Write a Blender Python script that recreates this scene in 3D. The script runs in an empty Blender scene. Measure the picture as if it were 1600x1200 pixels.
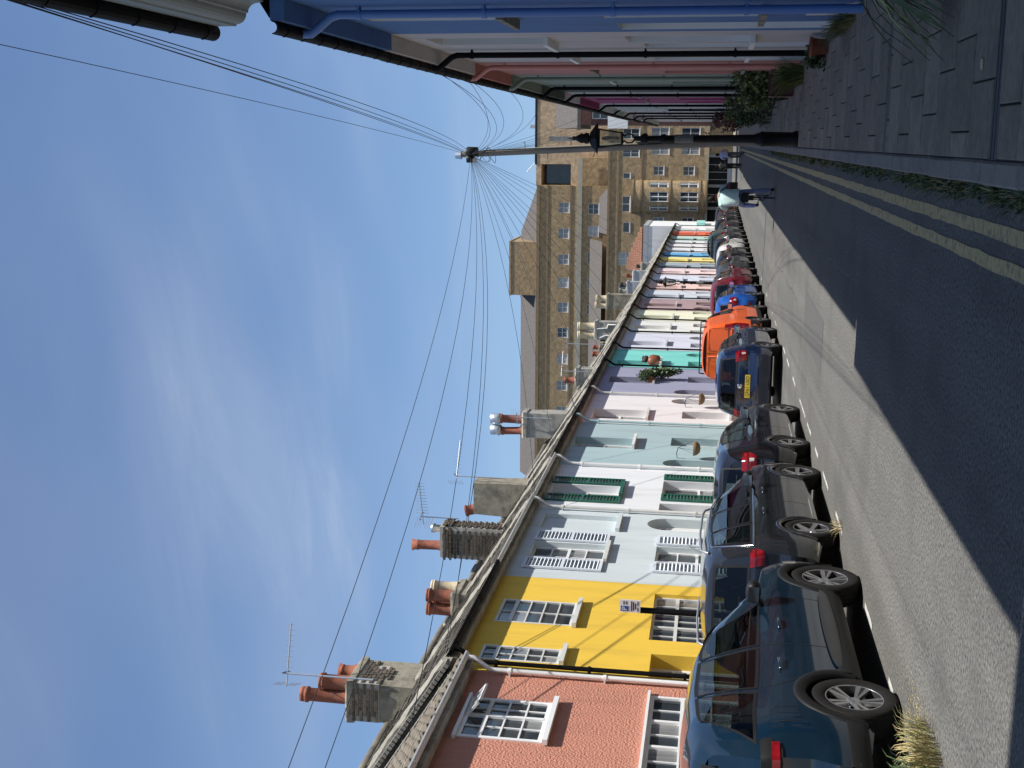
import bpy, bmesh, math, random
import numpy as np
from mathutils import Vector, Matrix
random.seed(11)
SC = bpy.context.scene
COL = SC.collection

# ------------------------------------------------------------------ camera (held sideways), sky, sun, exposure
cam_d = bpy.data.cameras.new('camera'); cam = bpy.data.objects.new('camera', cam_d); COL.objects.link(cam)
RGT = Vector((0.98102, 0.1906, 0.03566)); UPV = Vector((-0.00432, -0.16237, 0.98672)); FWD = Vector((-0.19386, 0.96815, 0.15846))
CAM = Vector((0.0, 0.0, 1.6))
mx = Matrix.Identity(4)
for i, ax in enumerate((-UPV, RGT, -FWD)):      # the phone is turned: picture-right is world-down
    for k in range(3): mx[k][i] = ax[k]
for k in range(3): mx[k][3] = CAM[k]
cam.matrix_world = mx
cam_d.sensor_fit = 'HORIZONTAL'; cam_d.sensor_width = 36.0; cam_d.lens = 1920.0 / 1600.0 * 36.0
cam_d.clip_start = 0.05; cam_d.clip_end = 4000.0
SC.camera = cam
SC.view_settings.view_transform = 'Standard'; SC.view_settings.look = 'None'
SC.view_settings.gamma = 1.0; SC.view_settings.use_curve_mapping = False
SC.view_settings.exposure = 0.62
SUN_TO = Vector((1.0, -0.28, 2.0)).normalized()          # direction towards the sun

CLOUD_AT = (5.0, 3.0, 0.0); MASK_AT = (3.0, 1.0, 0.0)
world = bpy.data.worlds.new('World'); SC.world = world; world.use_nodes = True
nt = world.node_tree; nt.nodes.clear()
def wn(t, **k):
    n = nt.nodes.new(t)
    for a, b in k.items(): setattr(n, a, b)
    return n
w_out = wn('ShaderNodeOutputWorld'); w_bg = wn('ShaderNodeBackground')
sky = wn('ShaderNodeTexSky', sky_type='NISHITA', sun_disc=False)
sky.sun_elevation = math.asin(SUN_TO.z); sky.sun_rotation = math.atan2(SUN_TO.x, SUN_TO.y)
sky.altitude = 0.0; sky.air_density = 1.0; sky.dust_density = 0.6; sky.ozone_density = 1.6
tc = wn('ShaderNodeTexCoord')
# thin cirrus, streaked and feathery, laid over the whole sky
sep = wn('ShaderNodeSeparateXYZ'); nt.links.new(tc.outputs['Generated'], sep.inputs[0])
zadd = wn('ShaderNodeMath', operation='MAXIMUM'); nt.links.new(sep.outputs['Z'], zadd.inputs[0]); zadd.inputs[1].default_value = 0.06
dx = wn('ShaderNodeMath', operation='DIVIDE'); nt.links.new(sep.outputs['X'], dx.inputs[0]); nt.links.new(zadd.outputs[0], dx.inputs[1])
dy = wn('ShaderNodeMath', operation='DIVIDE'); nt.links.new(sep.outputs['Y'], dy.inputs[0]); nt.links.new(zadd.outputs[0], dy.inputs[1])
cmb = wn('ShaderNodeCombineXYZ'); nt.links.new(dx.outputs[0], cmb.inputs[0]); nt.links.new(dy.outputs[0], cmb.inputs[1])
mapn = wn('ShaderNodeMapping'); nt.links.new(cmb.outputs[0], mapn.inputs[0])
mapn.vector_type = 'TEXTURE'; mapn.inputs['Rotation'].default_value = (0, 0, math.radians(153)); mapn.inputs['Scale'].default_value = (1.35, 0.5, 1.0); mapn.inputs['Location'].default_value = CLOUD_AT
n1 = wn('ShaderNodeTexNoise'); nt.links.new(mapn.outputs[0], n1.inputs['Vector'])
n1.inputs['Scale'].default_value = 1.1; n1.inputs['Detail'].default_value = 12; n1.inputs['Roughness'].default_value = 0.62; n1.inputs['Distortion'].default_value = 1.1
r1 = wn('ShaderNodeMapRange', interpolation_type='SMOOTHSTEP'); nt.links.new(n1.outputs[0], r1.inputs[0])
r1.inputs[1].default_value = 0.36; r1.inputs[2].default_value = 0.84; r1.inputs[3].default_value = 0.14; r1.inputs[4].default_value = 0.34
n2 = wn('ShaderNodeTexNoise'); map2 = wn('ShaderNodeMapping', vector_type='TEXTURE'); map2.inputs['Rotation'].default_value = (0, 0, math.radians(135)); map2.inputs['Scale'].default_value = (1.7, 0.9, 1.0); map2.inputs['Location'].default_value = MASK_AT; nt.links.new(cmb.outputs[0], map2.inputs[0]); nt.links.new(map2.outputs[0], n2.inputs['Vector']); n2.inputs['Scale'].default_value = 0.9; n2.inputs['Detail'].default_value = 2
r2 = wn('ShaderNodeMapRange', interpolation_type='SMOOTHSTEP'); nt.links.new(n2.outputs[0], r2.inputs[0])
r2.inputs[1].default_value = 0.36; r2.inputs[2].default_value = 0.74
mul = wn('ShaderNodeMath', operation='MULTIPLY'); nt.links.new(r1.outputs[0], mul.inputs[0]); nt.links.new(r2.outputs[0], mul.inputs[1])
r3 = wn('ShaderNodeMapRange', interpolation_type='SMOOTHSTEP'); nt.links.new(sep.outputs['Z'], r3.inputs[0]); r3.inputs[1].default_value = 0.10; r3.inputs[2].default_value = 0.34
mul3 = wn('ShaderNodeMath', operation='MULTIPLY'); nt.links.new(mul.outputs[0], mul3.inputs[0]); nt.links.new(r3.outputs[0], mul3.inputs[1]); mul = mul3
mixc = wn('ShaderNodeMix', data_type='RGBA'); nt.links.new(mul.outputs[0], mixc.inputs[0]); tint = wn('ShaderNodeVectorMath', operation='MULTIPLY'); tint.inputs[1].default_value = (0.95, 1.03, 1.14); nt.links.new(sky.outputs[0], tint.inputs[0]); nt.links.new(tint.outputs[0], mixc.inputs[6])
mixc.inputs[7].default_value = (6.6, 7.0, 7.6, 1.0)
nt.links.new(mixc.outputs[2], w_bg.inputs['Color']); w_bg.inputs['Strength'].default_value = 0.080
nt.links.new(w_bg.outputs[0], w_out.inputs['Surface'])

sun_d = bpy.data.lights.new('sun', 'SUN'); sun = bpy.data.objects.new('sun', sun_d); COL.objects.link(sun)
sun_d.energy = 5.0; sun_d.angle = math.radians(0.53); sun_d.color = (1.0, 0.955, 0.89)
sun.rotation_euler = (-SUN_TO).to_track_quat('-Z', 'Y').to_euler()

# ------------------------------------------------------------------ helpers
def srgb(r, g, b):
    def c(v):
        v /= 255.0
        return v / 12.92 if v <= 0.04045 else ((v + 0.055) / 1.055) ** 2.4
    return (c(r), c(g), c(b))

class MB:
    def __init__(s): s.v = []; s.f = []; s.m = []; s.sm = []
    def add(s, vs, fs, m=0, smooth=False):
        o = len(s.v); s.v += [tuple(p) for p in vs]
        for f in fs: s.f.append(tuple(o + i for i in f)); s.m.append(m); s.sm.append(smooth)
    def box(s, x0, x1, y0, y1, z0, z1, m=0):
        if x0 > x1: x0, x1 = x1, x0
        if y0 > y1: y0, y1 = y1, y0
        s.add([(x0,y0,z0),(x1,y0,z0),(x1,y1,z0),(x0,y1,z0),(x0,y0,z1),(x1,y0,z1),(x1,y1,z1),(x0,y1,z1)],
              [(0,3,2,1),(4,5,6,7),(0,1,5,4),(1,2,6,5),(2,3,7,6),(3,0,4,7)], m)
    def mbox(s, mat, sx, sy, sz, m=0):
        vs = [mat @ Vector((a*sx/2, b*sy/2, c*sz/2)) for c in (-1,1) for a, b in ((-1,-1),(1,-1),(1,1),(-1,1))]
        s.add(vs, [(0,3,2,1),(4,5,6,7),(0,1,5,4),(1,2,6,5),(2,3,7,6),(3,0,4,7)], m)
    def bar(s, a, b, w, h, m=0):                      # rectangular bar from a to b
        a = Vector(a); b = Vector(b); d = b - a; q = d.to_track_quat('Y', 'Z')
        mt = Matrix.Translation((a + b) / 2) @ q.to_matrix().to_4x4()
        s.mbox(mt, w, d.length, h, m)
    def bevbox(s, x0, x1, y0, y1, z0, z1, b, m=0):     # box with chamfered upper edges
        s.add([(x0,y0,z0),(x1,y0,z0),(x1,y1,z0),(x0,y1,z0),(x0,y0,z1-b),(x1,y0,z1-b),(x1,y1,z1-b),(x0,y1,z1-b),
               (x0+b,y0+b,z1),(x1-b,y0+b,z1),(x1-b,y1-b,z1),(x0+b,y1-b,z1)],
              [(0,1,5,4),(1,2,6,5),(2,3,7,6),(3,0,4,7),(4,5,9,8),(5,6,10,9),(6,7,11,10),(7,4,8,11),(8,9,10,11)], m)
    def tube(s, pts, r, n=8, m=0, cap=True):
        pts = [Vector(p) for p in pts]; N = len(pts)
        rr = r if isinstance(r, (list, tuple)) else [r] * N
        t0 = (pts[1] - pts[0]).normalized()
        ref = Vector((0,0,1)) if abs(t0.z) < 0.9 else Vector((1,0,0))
        u = t0.cross(ref).normalized(); vs = []
        for i in range(N):
            t = ((pts[i+1] - pts[i]).normalized() if i == 0 else (pts[i] - pts[i-1]).normalized() if i == N-1 else ((pts[i+1]-pts[i]).normalized() + (pts[i]-pts[i-1]).normalized()).normalized())
            u = (u - t * u.dot(t)).normalized(); w = t.cross(u)
            for k in range(n):
                a = 2*math.pi*k/n; vs.append(pts[i] + (u*math.cos(a) + w*math.sin(a)) * rr[i])
        fs = [(i*n+k, i*n+(k+1)%n, (i+1)*n+(k+1)%n, (i+1)*n+k) for i in range(N-1) for k in range(n)]
        s.add(vs, fs, m, True)
        if cap: s.add(vs[:n], [tuple(range(n))[::-1]], m); s.add(vs[-n:], [tuple(range(n))], m)
    def lathe(s, prof, c=(0,0,0), n=16, m=0, axis='Z', smooth=True):
        vs = []
        for r, z in prof:
            for k in range(n):
                a = 2*math.pi*k/n; p = (r*math.cos(a), r*math.sin(a), z)
                if axis == 'X': p = (p[2], p[0], p[1])
                elif axis == 'Y': p = (p[0], p[2], p[1])
                vs.append((c[0]+p[0], c[1]+p[1], c[2]+p[2]))
        fs = [(i*n+k, i*n+(k+1)%n, (i+1)*n+(k+1)%n, (i+1)*n+k) for i in range(len(prof)-1) for k in range(n)]
        s.add(vs, fs, m, smooth)
    def prism(s, poly, axis, a, b, m=0):               # polygon (2D) extruded along axis from a to b
        def P(p, t): return {'X': (t,p[0],p[1]), 'Y': (p[0],t,p[1]), 'Z': (p[0],p[1],t)}[axis]
        n = len(poly); vs = [P(p,a) for p in poly] + [P(p,b) for p in poly]
        s.add(vs, [tuple(range(n))[::-1], tuple(range(n,2*n))] + [(i,(i+1)%n,n+(i+1)%n,n+i) for i in range(n)], m)
    def grid(s, rows, m=0, smooth=True, mfun=None):
        R = len(rows); C = len(rows[0]); o = len(s.v)
        for r in rows: s.v += [tuple(p) for p in r]
        for i in range(R-1):
            for j in range(C-1):
                s.f.append((o+i*C+j, o+i*C+j+1, o+(i+1)*C+j+1, o+(i+1)*C+j)); s.m.append(mfun(i,j) if mfun else m); s.sm.append(smooth)
    def mesh(s, name, mats):
        me = bpy.data.meshes.new(name); me.from_pydata(s.v, [], s.f)
        for mt in (mats if isinstance(mats, (list, tuple)) else [mats]): me.materials.append(mt)
        me.polygons.foreach_set('material_index', s.m); me.polygons.foreach_set('use_smooth', s.sm); me.update(); return me
    def build(s, name, mats, parent=None, loc=(0,0,0), recalc=True):
        me = s.mesh(name, mats)
        if recalc and len(s.f) < 60000:
            bm = bmesh.new(); bm.from_mesh(me); bmesh.ops.recalc_face_normals(bm, faces=bm.faces); bm.to_mesh(me); bm.free()
        return link(name, me, parent, loc)

def link(name, me, parent=None, loc=(0,0,0), rot=None):
    o = bpy.data.objects.new(name, me); COL.objects.link(o); o.parent = parent; o.location = loc
    if rot is not None: o.rotation_euler = rot
    return o
def tag(o, label=None, cat=None, group=None, kind=None):
    if label: o['label'] = label
    if cat: o['category'] = cat
    if group: o['group'] = group
    if kind: o['kind'] = kind
    return o
def thing(name, label, cat, loc=(0,0,0), rz=0.0, group=None):
    o = bpy.data.objects.new(name, None); COL.objects.link(o); o.empty_display_size = 0.2
    o.location = loc; o.rotation_euler = (0, 0, rz); return tag(o, label, cat, group)
def copy_tree(o, parent=None):
    c = o.copy(); COL.objects.link(c); c.parent = parent
    for ch in o.children: copy_tree(ch, c)
    return c

# ------------------------------------------------------------------ materials
MATS = {}
def pm(name, col, rough=0.7, var=0.12, scale=3.0, bump=0.0, bscale=60.0, metal=0.0, spec=0.5, dark=None, dscale=1.2, damt=0.0, coat=0.0, rnd=0.0, stretch=None, bdist=0.01):
    """principled surface: base colour with mottling, optional second (dirt) colour in patches, per-object variation, bump"""
    if name in MATS: return MATS[name]
    m = bpy.data.materials.new(name); m.use_nodes = True; t = m.node_tree; N = t.nodes; Lk = t.links
    b = N['Principled BSDF']; b.inputs['Roughness'].default_value = rough; b.inputs['Metallic'].default_value = metal
    b.inputs['Specular IOR Level'].default_value = spec; b.inputs['Coat Weight'].default_value = coat; b.inputs['Coat Roughness'].default_value = 0.03
    geo = N.new('ShaderNodeNewGeometry'); vec = geo.outputs['Position']
    if stretch:
        mp = N.new('ShaderNodeMapping'); mp.inputs['Scale'].default_value = stretch; Lk.new(vec, mp.inputs[0]); vec2 = mp.outputs[0]
    else: vec2 = vec
    cur = None
    if var > 0:
        n = N.new('ShaderNodeTexNoise'); n.inputs['Scale'].default_value = scale; n.inputs['Detail'].default_value = 5; n.inputs['Roughness'].default_value = 0.6; Lk.new(vec2, n.inputs['Vector'])
        mr = N.new('ShaderNodeMapRange'); mr.inputs[1].default_value = 0.3; mr.inputs[2].default_value = 0.7; mr.inputs[3].default_value = 1 - var; mr.inputs[4].default_value = 1 + var; Lk.new(n.outputs[0], mr.inputs[0])
        mx_ = N.new('ShaderNodeVectorMath'); mx_.operation = 'SCALE'; mx_.inputs[0].default_value = col; Lk.new(mr.outputs[0], mx_.inputs['Scale']); cur = mx_.outputs[0]
    if rnd > 0:
        oi = N.new('ShaderNodeObjectInfo'); mr = N.new('ShaderNodeMapRange'); mr.inputs[3].default_value = 1 - rnd; mr.inputs[4].default_value = 1 + rnd; Lk.new(oi.outputs['Random'], mr.inputs[0])
        mx_ = N.new('ShaderNodeVectorMath'); mx_.operation = 'SCALE'; Lk.new(mr.outputs[0], mx_.inputs['Scale'])
        if cur: Lk.new(cur, mx_.inputs[0])
        else: mx_.inputs[0].default_value = col
        cur = mx_.outputs[0]
    if dark is not None:
        n = N.new('ShaderNodeTexNoise'); n.inputs['Scale'].default_value = dscale; n.inputs['Detail'].default_value = 7; n.inputs['Roughness'].default_value = 0.65; Lk.new(vec2, n.inputs['Vector'])
        mr = N.new('ShaderNodeMapRange'); mr.inputs[1].default_value = 0.48; mr.inputs[2].default_value = 0.68; mr.inputs[3].default_value = 0; mr.inputs[4].default_value = damt; Lk.new(n.outputs[0], mr.inputs[0])
        mi = N.new('ShaderNodeMix'); mi.data_type = 'RGBA'; Lk.new(mr.outputs[0], mi.inputs[0])
        if cur: Lk.new(cur, mi.inputs[6])
        else: mi.inputs[6].default_value = (*col, 1)
        mi.inputs[7].default_value = (*dark, 1); cur = mi.outputs[2]
    if cur: Lk.new(cur, b.inputs['Base Color'])
    else: b.inputs['Base Color'].default_value = (*col, 1)
    if bump > 0:
        n = N.new('ShaderNodeTexNoise'); n.inputs['Scale'].default_value = bscale; n.inputs['Detail'].default_value = 4; Lk.new(vec, n.inputs['Vector'])
        bn = N.new('ShaderNodeBump'); bn.inputs['Strength'].default_value = bump; bn.inputs['Distance'].default_value = bdist; Lk.new(n.outputs[0], bn.inputs['Height']); Lk.new(bn.outputs[0], b.inputs['Normal'])
    MATS[name] = m; return m

def thin_glass(name, tint, refl=1.0):
    m = bpy.data.materials.new(name); m.use_nodes = True; t = m.node_tree; t.nodes.clear(); N = t.nodes; Lk = t.links
    o = N.new('ShaderNodeOutputMaterial'); mx_ = N.new('ShaderNodeMixShader'); tr = N.new('ShaderNodeBsdfTransparent'); gl = N.new('ShaderNodeBsdfGlossy'); fr = N.new('ShaderNodeFresnel')
    fr.inputs['IOR'].default_value = 1.5; tr.inputs[0].default_value = (*tint, 1); gl.inputs['Roughness'].default_value = 0.01; gl.inputs[0].default_value = (refl, refl, refl, 1)
    Lk.new(fr.outputs[0], mx_.inputs[0]); Lk.new(tr.outputs[0], mx_.inputs[1]); Lk.new(gl.outputs[0], mx_.inputs[2]); Lk.new(mx_.outputs[0], o.inputs[0]); MATS[name] = m; return m

def brick_mat(name, c1, c2, mortar, scale=1.0, wall_axis='XZ'):
    m = bpy.data.materials.new(name); m.use_nodes = True; t = m.node_tree; N = t.nodes; Lk = t.links; b = N['Principled BSDF']; b.inputs['Roughness'].default_value = 0.85
    geo = N.new('ShaderNodeNewGeometry'); sp = N.new('ShaderNodeSeparateXYZ'); cb = N.new('ShaderNodeCombineXYZ'); Lk.new(geo.outputs['Position'], sp.inputs[0])
    ad = N.new('ShaderNodeMath'); ad.operation = 'ADD'; Lk.new(sp.outputs['X'], ad.inputs[0]); Lk.new(sp.outputs['Y'], ad.inputs[1])
    Lk.new(ad.outputs[0], cb.inputs[0]); Lk.new(sp.outputs['Z'], cb.inputs[1])
    br = N.new('ShaderNodeTexBrick'); Lk.new(cb.outputs[0], br.inputs['Vector']); br.inputs['Scale'].default_value = scale
    br.inputs['Brick Width'].default_value = 0.225; br.inputs['Row Height'].default_value = 0.075; br.inputs['Mortar Size'].default_value = 0.008
    br.inputs['Color1'].default_value = (*c1, 1); br.inputs['Color2'].default_value = (*c2, 1); br.inputs['Mortar'].default_value = (*mortar, 1)
    n = N.new('ShaderNodeTexNoise'); n.inputs['Scale'].default_value = 2.2; n.inputs['Detail'].default_value = 8; n.inputs['Roughness'].default_value = 0.75; Lk.new(geo.outputs['Position'], n.inputs['Vector'])
    mr = N.new('ShaderNodeMapRange'); mr.inputs[1].default_value = 0.3; mr.inputs[2].default_value = 0.7; mr.inputs[3].default_value = 0.5; mr.inputs[4].default_value = 1.4; Lk.new(n.outputs[0], mr.inputs[0])
    sc = N.new('ShaderNodeVectorMath'); sc.operation = 'SCALE'; Lk.new(br.outputs[0], sc.inputs[0]); Lk.new(mr.outputs[0], sc.inputs['Scale']); Lk.new(sc.outputs[0], b.inputs['Base Color'])
    MATS[name] = m; return m

def paint(name, rgb, texture=0.25, bs=45.0, dist=0.006):  # painted render with rain streaks
    c = tuple(.9*x for x in srgb(*rgb)); d = tuple(0.55*x + 0.02 for x in c)
    return pm('render_' + name, c, rough=0.75, var=0.05, scale=1.3, bump=texture, bscale=bs, dark=d, dscale=2.6, damt=0.42, stretch=(1, 1, 0.16), spec=0.3, bdist=dist)

M_asph = pm('asphalt', (0.102, 0.100, 0.092), rough=0.9, var=0.75, scale=38.0, bump=0.8, bscale=120.0, dark=(0.070, 0.069, 0.065), dscale=0.9, damt=0.6, spec=0.25, bdist=0.004)
def finish_asphalt(m):
    t = m.node_tree; N = t.nodes; Lk = t.links; b = N['Principled BSDF']; src = b.inputs['Base Color'].links[0].from_socket; geo = N.new('ShaderNodeNewGeometry')
    mp = N.new('ShaderNodeMapping'); mp.inputs['Scale'].default_value = (1.6, 0.05, 1); Lk.new(geo.outputs['Position'], mp.inputs[0]); n = N.new('ShaderNodeTexNoise'); n.inputs['Scale'].default_value = 1.0; n.inputs['Detail'].default_value = 4; Lk.new(mp.outputs[0], n.inputs['Vector'])
    mr = N.new('ShaderNodeMapRange'); mr.inputs[1].default_value = .3; mr.inputs[2].default_value = .7; mr.inputs[3].default_value = .82; mr.inputs[4].default_value = 1.22; Lk.new(n.outputs[0], mr.inputs[0])
    sc = N.new('ShaderNodeVectorMath'); sc.operation = 'SCALE'; Lk.new(src, sc.inputs[0]); Lk.new(mr.outputs[0], sc.inputs['Scale'])
    vo = N.new('ShaderNodeTexVoronoi'); vo.inputs['Scale'].default_value = 5.0; Lk.new(geo.outputs['Position'], vo.inputs['Vector']); lt = N.new('ShaderNodeMapRange'); lt.inputs[1].default_value = .02; lt.inputs[2].default_value = .05; lt.inputs[3].default_value = .8; lt.inputs[4].default_value = 0; Lk.new(vo.outputs['Distance'], lt.inputs[0])
    mi = N.new('ShaderNodeMix'); mi.data_type = 'RGBA'; Lk.new(lt.outputs[0], mi.inputs[0]); Lk.new(sc.outputs[0], mi.inputs[6]); mi.inputs[7].default_value = (.22, .215, .2, 1); Lk.new(mi.outputs[2], b.inputs['Base Color'])
finish_asphalt(M_asph)
M_slab = pm('paving_stone', (0.235, 0.200, 0.155), rough=0.9, var=0.2, scale=14.0, bump=0.35, bscale=120.0, dark=(0.125, 0.108, 0.088), dscale=2.6, damt=0.6, rnd=0.17, spec=0.25)
M_joint = pm('joint_dirt', (0.03, 0.028, 0.024), rough=0.95, var=0.3, scale=20.0)
M_kerb = pm('kerb_granite', (0.21, 0.19, 0.165), rough=0.85, var=0.2, scale=40.0, bump=0.3, bscale=90.0, rnd=0.1, dark=(0.10,0.10,0.095), dscale=3, damt=0.5)
M_iron = pm('cast_iron', (0.005, 0.005, 0.006), rough=0.5, var=0.2, scale=20.0, spec=0.2)
M_yline = pm('yellow_paint', srgb(178, 160, 112), rough=0.85, var=0.15, scale=30.0, dark=(0.10, 0.095, 0.085), dscale=14.0, damt=0.9)
M_wline = pm('white_paint', (0.42, 0.42, 0.40), rough=0.8, var=0.1, scale=30.0, dark=(0.10, 0.10, 0.095), dscale=7.0, damt=0.95)
M_white = pm('white_gloss', (0.73, 0.73, 0.72), rough=0.4, var=0.03, scale=6.0)
M_offw = pm('off_white_gloss', (0.60, 0.60, 0.57), rough=0.45, var=0.05, scale=6.0, dark=(0.4,0.39,0.36), dscale=5, damt=0.3)
M_black = pm('black_gutter', (0.006, 0.006, 0.007), rough=0.6, var=0.2, scale=8.0, spec=0.08)
M_pane = pm('window_pane', (0.030, 0.038, 0.046), rough=0.06, var=0.5, scale=1.5, spec=0.7, bump=0.02, bscale=3.0)
M_pane2 = pm('curtained_pane', (0.20, 0.205, 0.205), rough=0.08, var=0.35, scale=7.0, spec=0.7, stretch=(6, 6, 0.3))
M_pane3 = pm('blind_pane', (0.36, 0.36, 0.34), rough=0.12, var=0.12, scale=3.0, spec=0.6)
M_room = pm('curtain', (0.45, 0.44, 0.42), rough=0.9, var=0.2, scale=9.0)
M_slate = pm('slate', (0.125, 0.112, 0.092), rough=0.8, var=0.25, scale=7.0, dark=(0.21, 0.185, 0.125), dscale=3.0, damt=0.8, bump=0.3, bscale=30)
M_tile = pm('lichen_tile', (0.17, 0.145, 0.115), rough=0.9, var=0.3, scale=9.0, dark=(0.24, 0.22, 0.17), dscale=6.0, damt=0.8, bump=0.4, bscale=40)
M_joint2 = pm('lime_mortar', (0.36, 0.34, 0.29), rough=0.95, var=0.15, scale=9.0, dark=(0.2,0.185,0.15), dscale=5.0, damt=0.6)
M_mortar = pm('mortar_coping', (0.24, 0.225, 0.19), rough=0.95, var=0.2, scale=8.0, dark=(0.13, 0.12, 0.09), dscale=5.0, damt=0.75, bump=0.6, bscale=25)
M_cem = pm('weathered_cement', (0.25, 0.225, 0.17), rough=0.92, var=0.22, scale=5.0, dark=(0.085, 0.078, 0.055), dscale=2.6, damt=0.85, bump=0.45, bscale=30)
M_cem2 = pm('grey_cement', (0.31, 0.30, 0.265), rough=0.92, var=0.18, scale=5.0, dark=(0.12, 0.112, 0.088), dscale=2.2, damt=0.85, bump=0.3, bscale=30)
M_brk = pm('dark_stock_brick', (0.085, 0.066, 0.046), rough=0.9, var=0.25, scale=25.0, rnd=0.45, bump=0.5, bscale=90, dark=(0.05, 0.045, 0.035), dscale=7, damt=0.6)
M_terra = pm('terracotta', (0.27, 0.085, 0.045), rough=0.8, var=0.25, scale=9.0, dark=(0.075, 0.042, 0.032), dscale=3.5, damt=0.85)
M_buff = pm('buff_clay', (0.60, 0.50, 0.33), rough=0.75, var=0.15, scale=9.0, dark=(0.25, 0.2, 0.14), dscale=4.0, damt=0.4)
M_lead = pm('lead_grey', (0.34, 0.36, 0.38), rough=0.55, var=0.1, scale=6.0)
M_steel = pm('galvanised_steel', (0.55, 0.56, 0.57), rough=0.35, var=0.08, scale=9.0, metal=0.8)
M_alu = pm('aerial_aluminium', (0.42, 0.43, 0.45), rough=0.4, var=0.05, scale=9.0, metal=0.6)
M_wire = pm('black_cable', (0.012, 0.013, 0.016), rough=0.6, var=0)
M_wood = pm('weathered_pole_wood', (0.235, 0.215, 0.175), rough=0.9, var=0.2, scale=6.0, stretch=(8, 8, 0.6), bump=0.4, bscale=25, dark=(0.11, 0.10, 0.08), dscale=3, damt=0.6)
M_rubber = pm('tyre_rubber', (0.011, 0.0105, 0.010), rough=0.8, spec=0.25, var=0.25, scale=14.0, bump=0.2, bscale=60)
M_plast = pm('black_plastic', (0.0085, 0.0085, 0.009), rough=0.55, spec=0.3, var=0.12, scale=9.0, bump=0.1, bscale=200)
M_dark = pm('dark_void', (0.004, 0.004, 0.004), rough=0.9, var=0)
M_rim = pm('alloy_rim', (0.50, 0.50, 0.51), rough=0.25, var=0.08, scale=12.0, metal=0.85)
M_rimdk = pm('dark_rim', (0.035, 0.035, 0.037), rough=0.35, var=0.05, scale=12.0, metal=0.4)
M_red = pm('red_lens', (0.19, 0.004, 0.008), rough=0.15, var=0.35, scale=18.0, coat=0.4)
M_reddk = pm('dark_red_lens', (0.085, 0.003, 0.005), rough=0.15, var=0.3, scale=18.0, coat=0.4)
M_clear = pm('clear_lens', (0.40, 0.38, 0.37), rough=0.1, var=0.3, scale=18.0, coat=0.5)
M_chrome = pm('chrome', (0.72, 0.72, 0.73), rough=0.12, var=0, metal=1.0)
M_glass = thin_glass('car_glass', (0.28, 0.33, 0.33))
M_seat = pm('dark_upholstery', (0.022, 0.022, 0.024), rough=0.85, var=0.2, scale=9.0)
M_plate = pm('yellow_number_plate', (0.78, 0.56, 0.05), rough=0.4, var=0.03, scale=9.0)
M_ink = pm('black_lettering', (0.012, 0.012, 0.012), rough=0.6, var=0)
GREENS = [pm('leaf_a', (0.040, 0.078, 0.020), rough=0.6, var=0.3, scale=12), pm('leaf_b', (0.060, 0.098, 0.028), rough=0.6, var=0.3, scale=12), pm('leaf_c', (0.024, 0.046, 0.018), rough=0.6, var=0.3, scale=12)]
DRY = [pm('dry_a', (0.42, 0.33, 0.16), rough=0.8, var=0.2, scale=20), pm('dry_b', (0.30, 0.24, 0.10), rough=0.8, var=0.2, scale=20), pm('dry_c', (0.16, 0.19, 0.06), rough=0.8, var=0.2, scale=20)]
# ------------------------------------------------------------------ the setting: ground, road, pavements
b = MB(); b.grid([[(x, y, -0.03) for x in (-700, -60, 60, 700)] for y in (-300, -10, 200, 1400)], 0, False)
tag(b.build('ground', pm('far_ground', (0.12, 0.12, 0.11), rough=0.95, var=0.2, scale=0.3)), kind='structure')
b = MB(); b.grid([[(x, y, 0.0) for x in (-6.5, -4.4, -2.2, -0.23)] for y in np.linspace(-20, 128, 60)], 0, False)
b.grid([[(x, y, -0.004) for x in (-60, -6.5, 1.5, 60)] for y in (120, 138)], 0, False)
tag(b.build('road', M_asph), kind='structure')
# right-hand pavement: bedding sheet, then each flag laid with its own level
b = MB(); b.box(-0.095, 1.5, -20, 128, -0.02, 0.104)
pav = tag(b.build('pavement', M_joint), kind='structure')
b = MB(); b.box(-0.095, 1.5, 40.3, 128, 0.104, 0.118); tag(b.build('far_paving', M_slab, pav))
flag_cache = {}
def flag(w, d):
    k = (round(w, 2), round(d, 2))
    if k not in flag_cache:
        q = MB(); q.bevbox(-w/2+0.006, w/2-0.006, -d/2+0.006, d/2-0.006, -0.03, 0.02, 0.006); flag_cache[k] = q.mesh('flagstone', [M_slab])
    return flag_cache[k]
CH = [(7.06, 7.24), (11.58, 11.72), (20.75, 20.86), (30.2, 30.3)]           # drain channels crossing the pavement
y = 3.6; row = 0
while y < 40.2:
    d = 0.60
    nxt = [c for c in CH if c[0] >= y - 1e-6 and c[0] < y + d + 0.12]
    if nxt: d = nxt[0][0] - y
    if d > 0.05:
        offs = [0.0, 0.27, 0.12, 0.4][row % 4]; x = -0.09 - offs * 1.0
        while x < 1.49:
            x1 = min(x + 0.56, 1.495); xa = max(x, -0.09)
            if x1 - xa > 0.06:
                link('flagstone', flag(x1 - xa, d), pav, ((xa+x1)/2, y + d/2, 0.104 + random.uniform(-0.0035, 0.0035)), (random.uniform(-.004,.004), random.uniform(-.004,.004), 0))
            x += 0.56
    y += d; row += 1
    if nxt: y = nxt[0][1]
for i, (a, c) in enumerate(CH[:3]):
    q = MB(); n = 5 if i == 0 else 2; st = (c - a) / n
    for k in range(n): q.box(-0.09, 1.49, a + k*st + 0.008, a + (k+1)*st - 0.008, 0.10, 0.120 - 0.002*(k % 2))
    q.build('drain_channel', pm('drain_iron', (0.06, 0.06, 0.062), rough=0.6, var=0.2, scale=20), pav)
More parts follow.
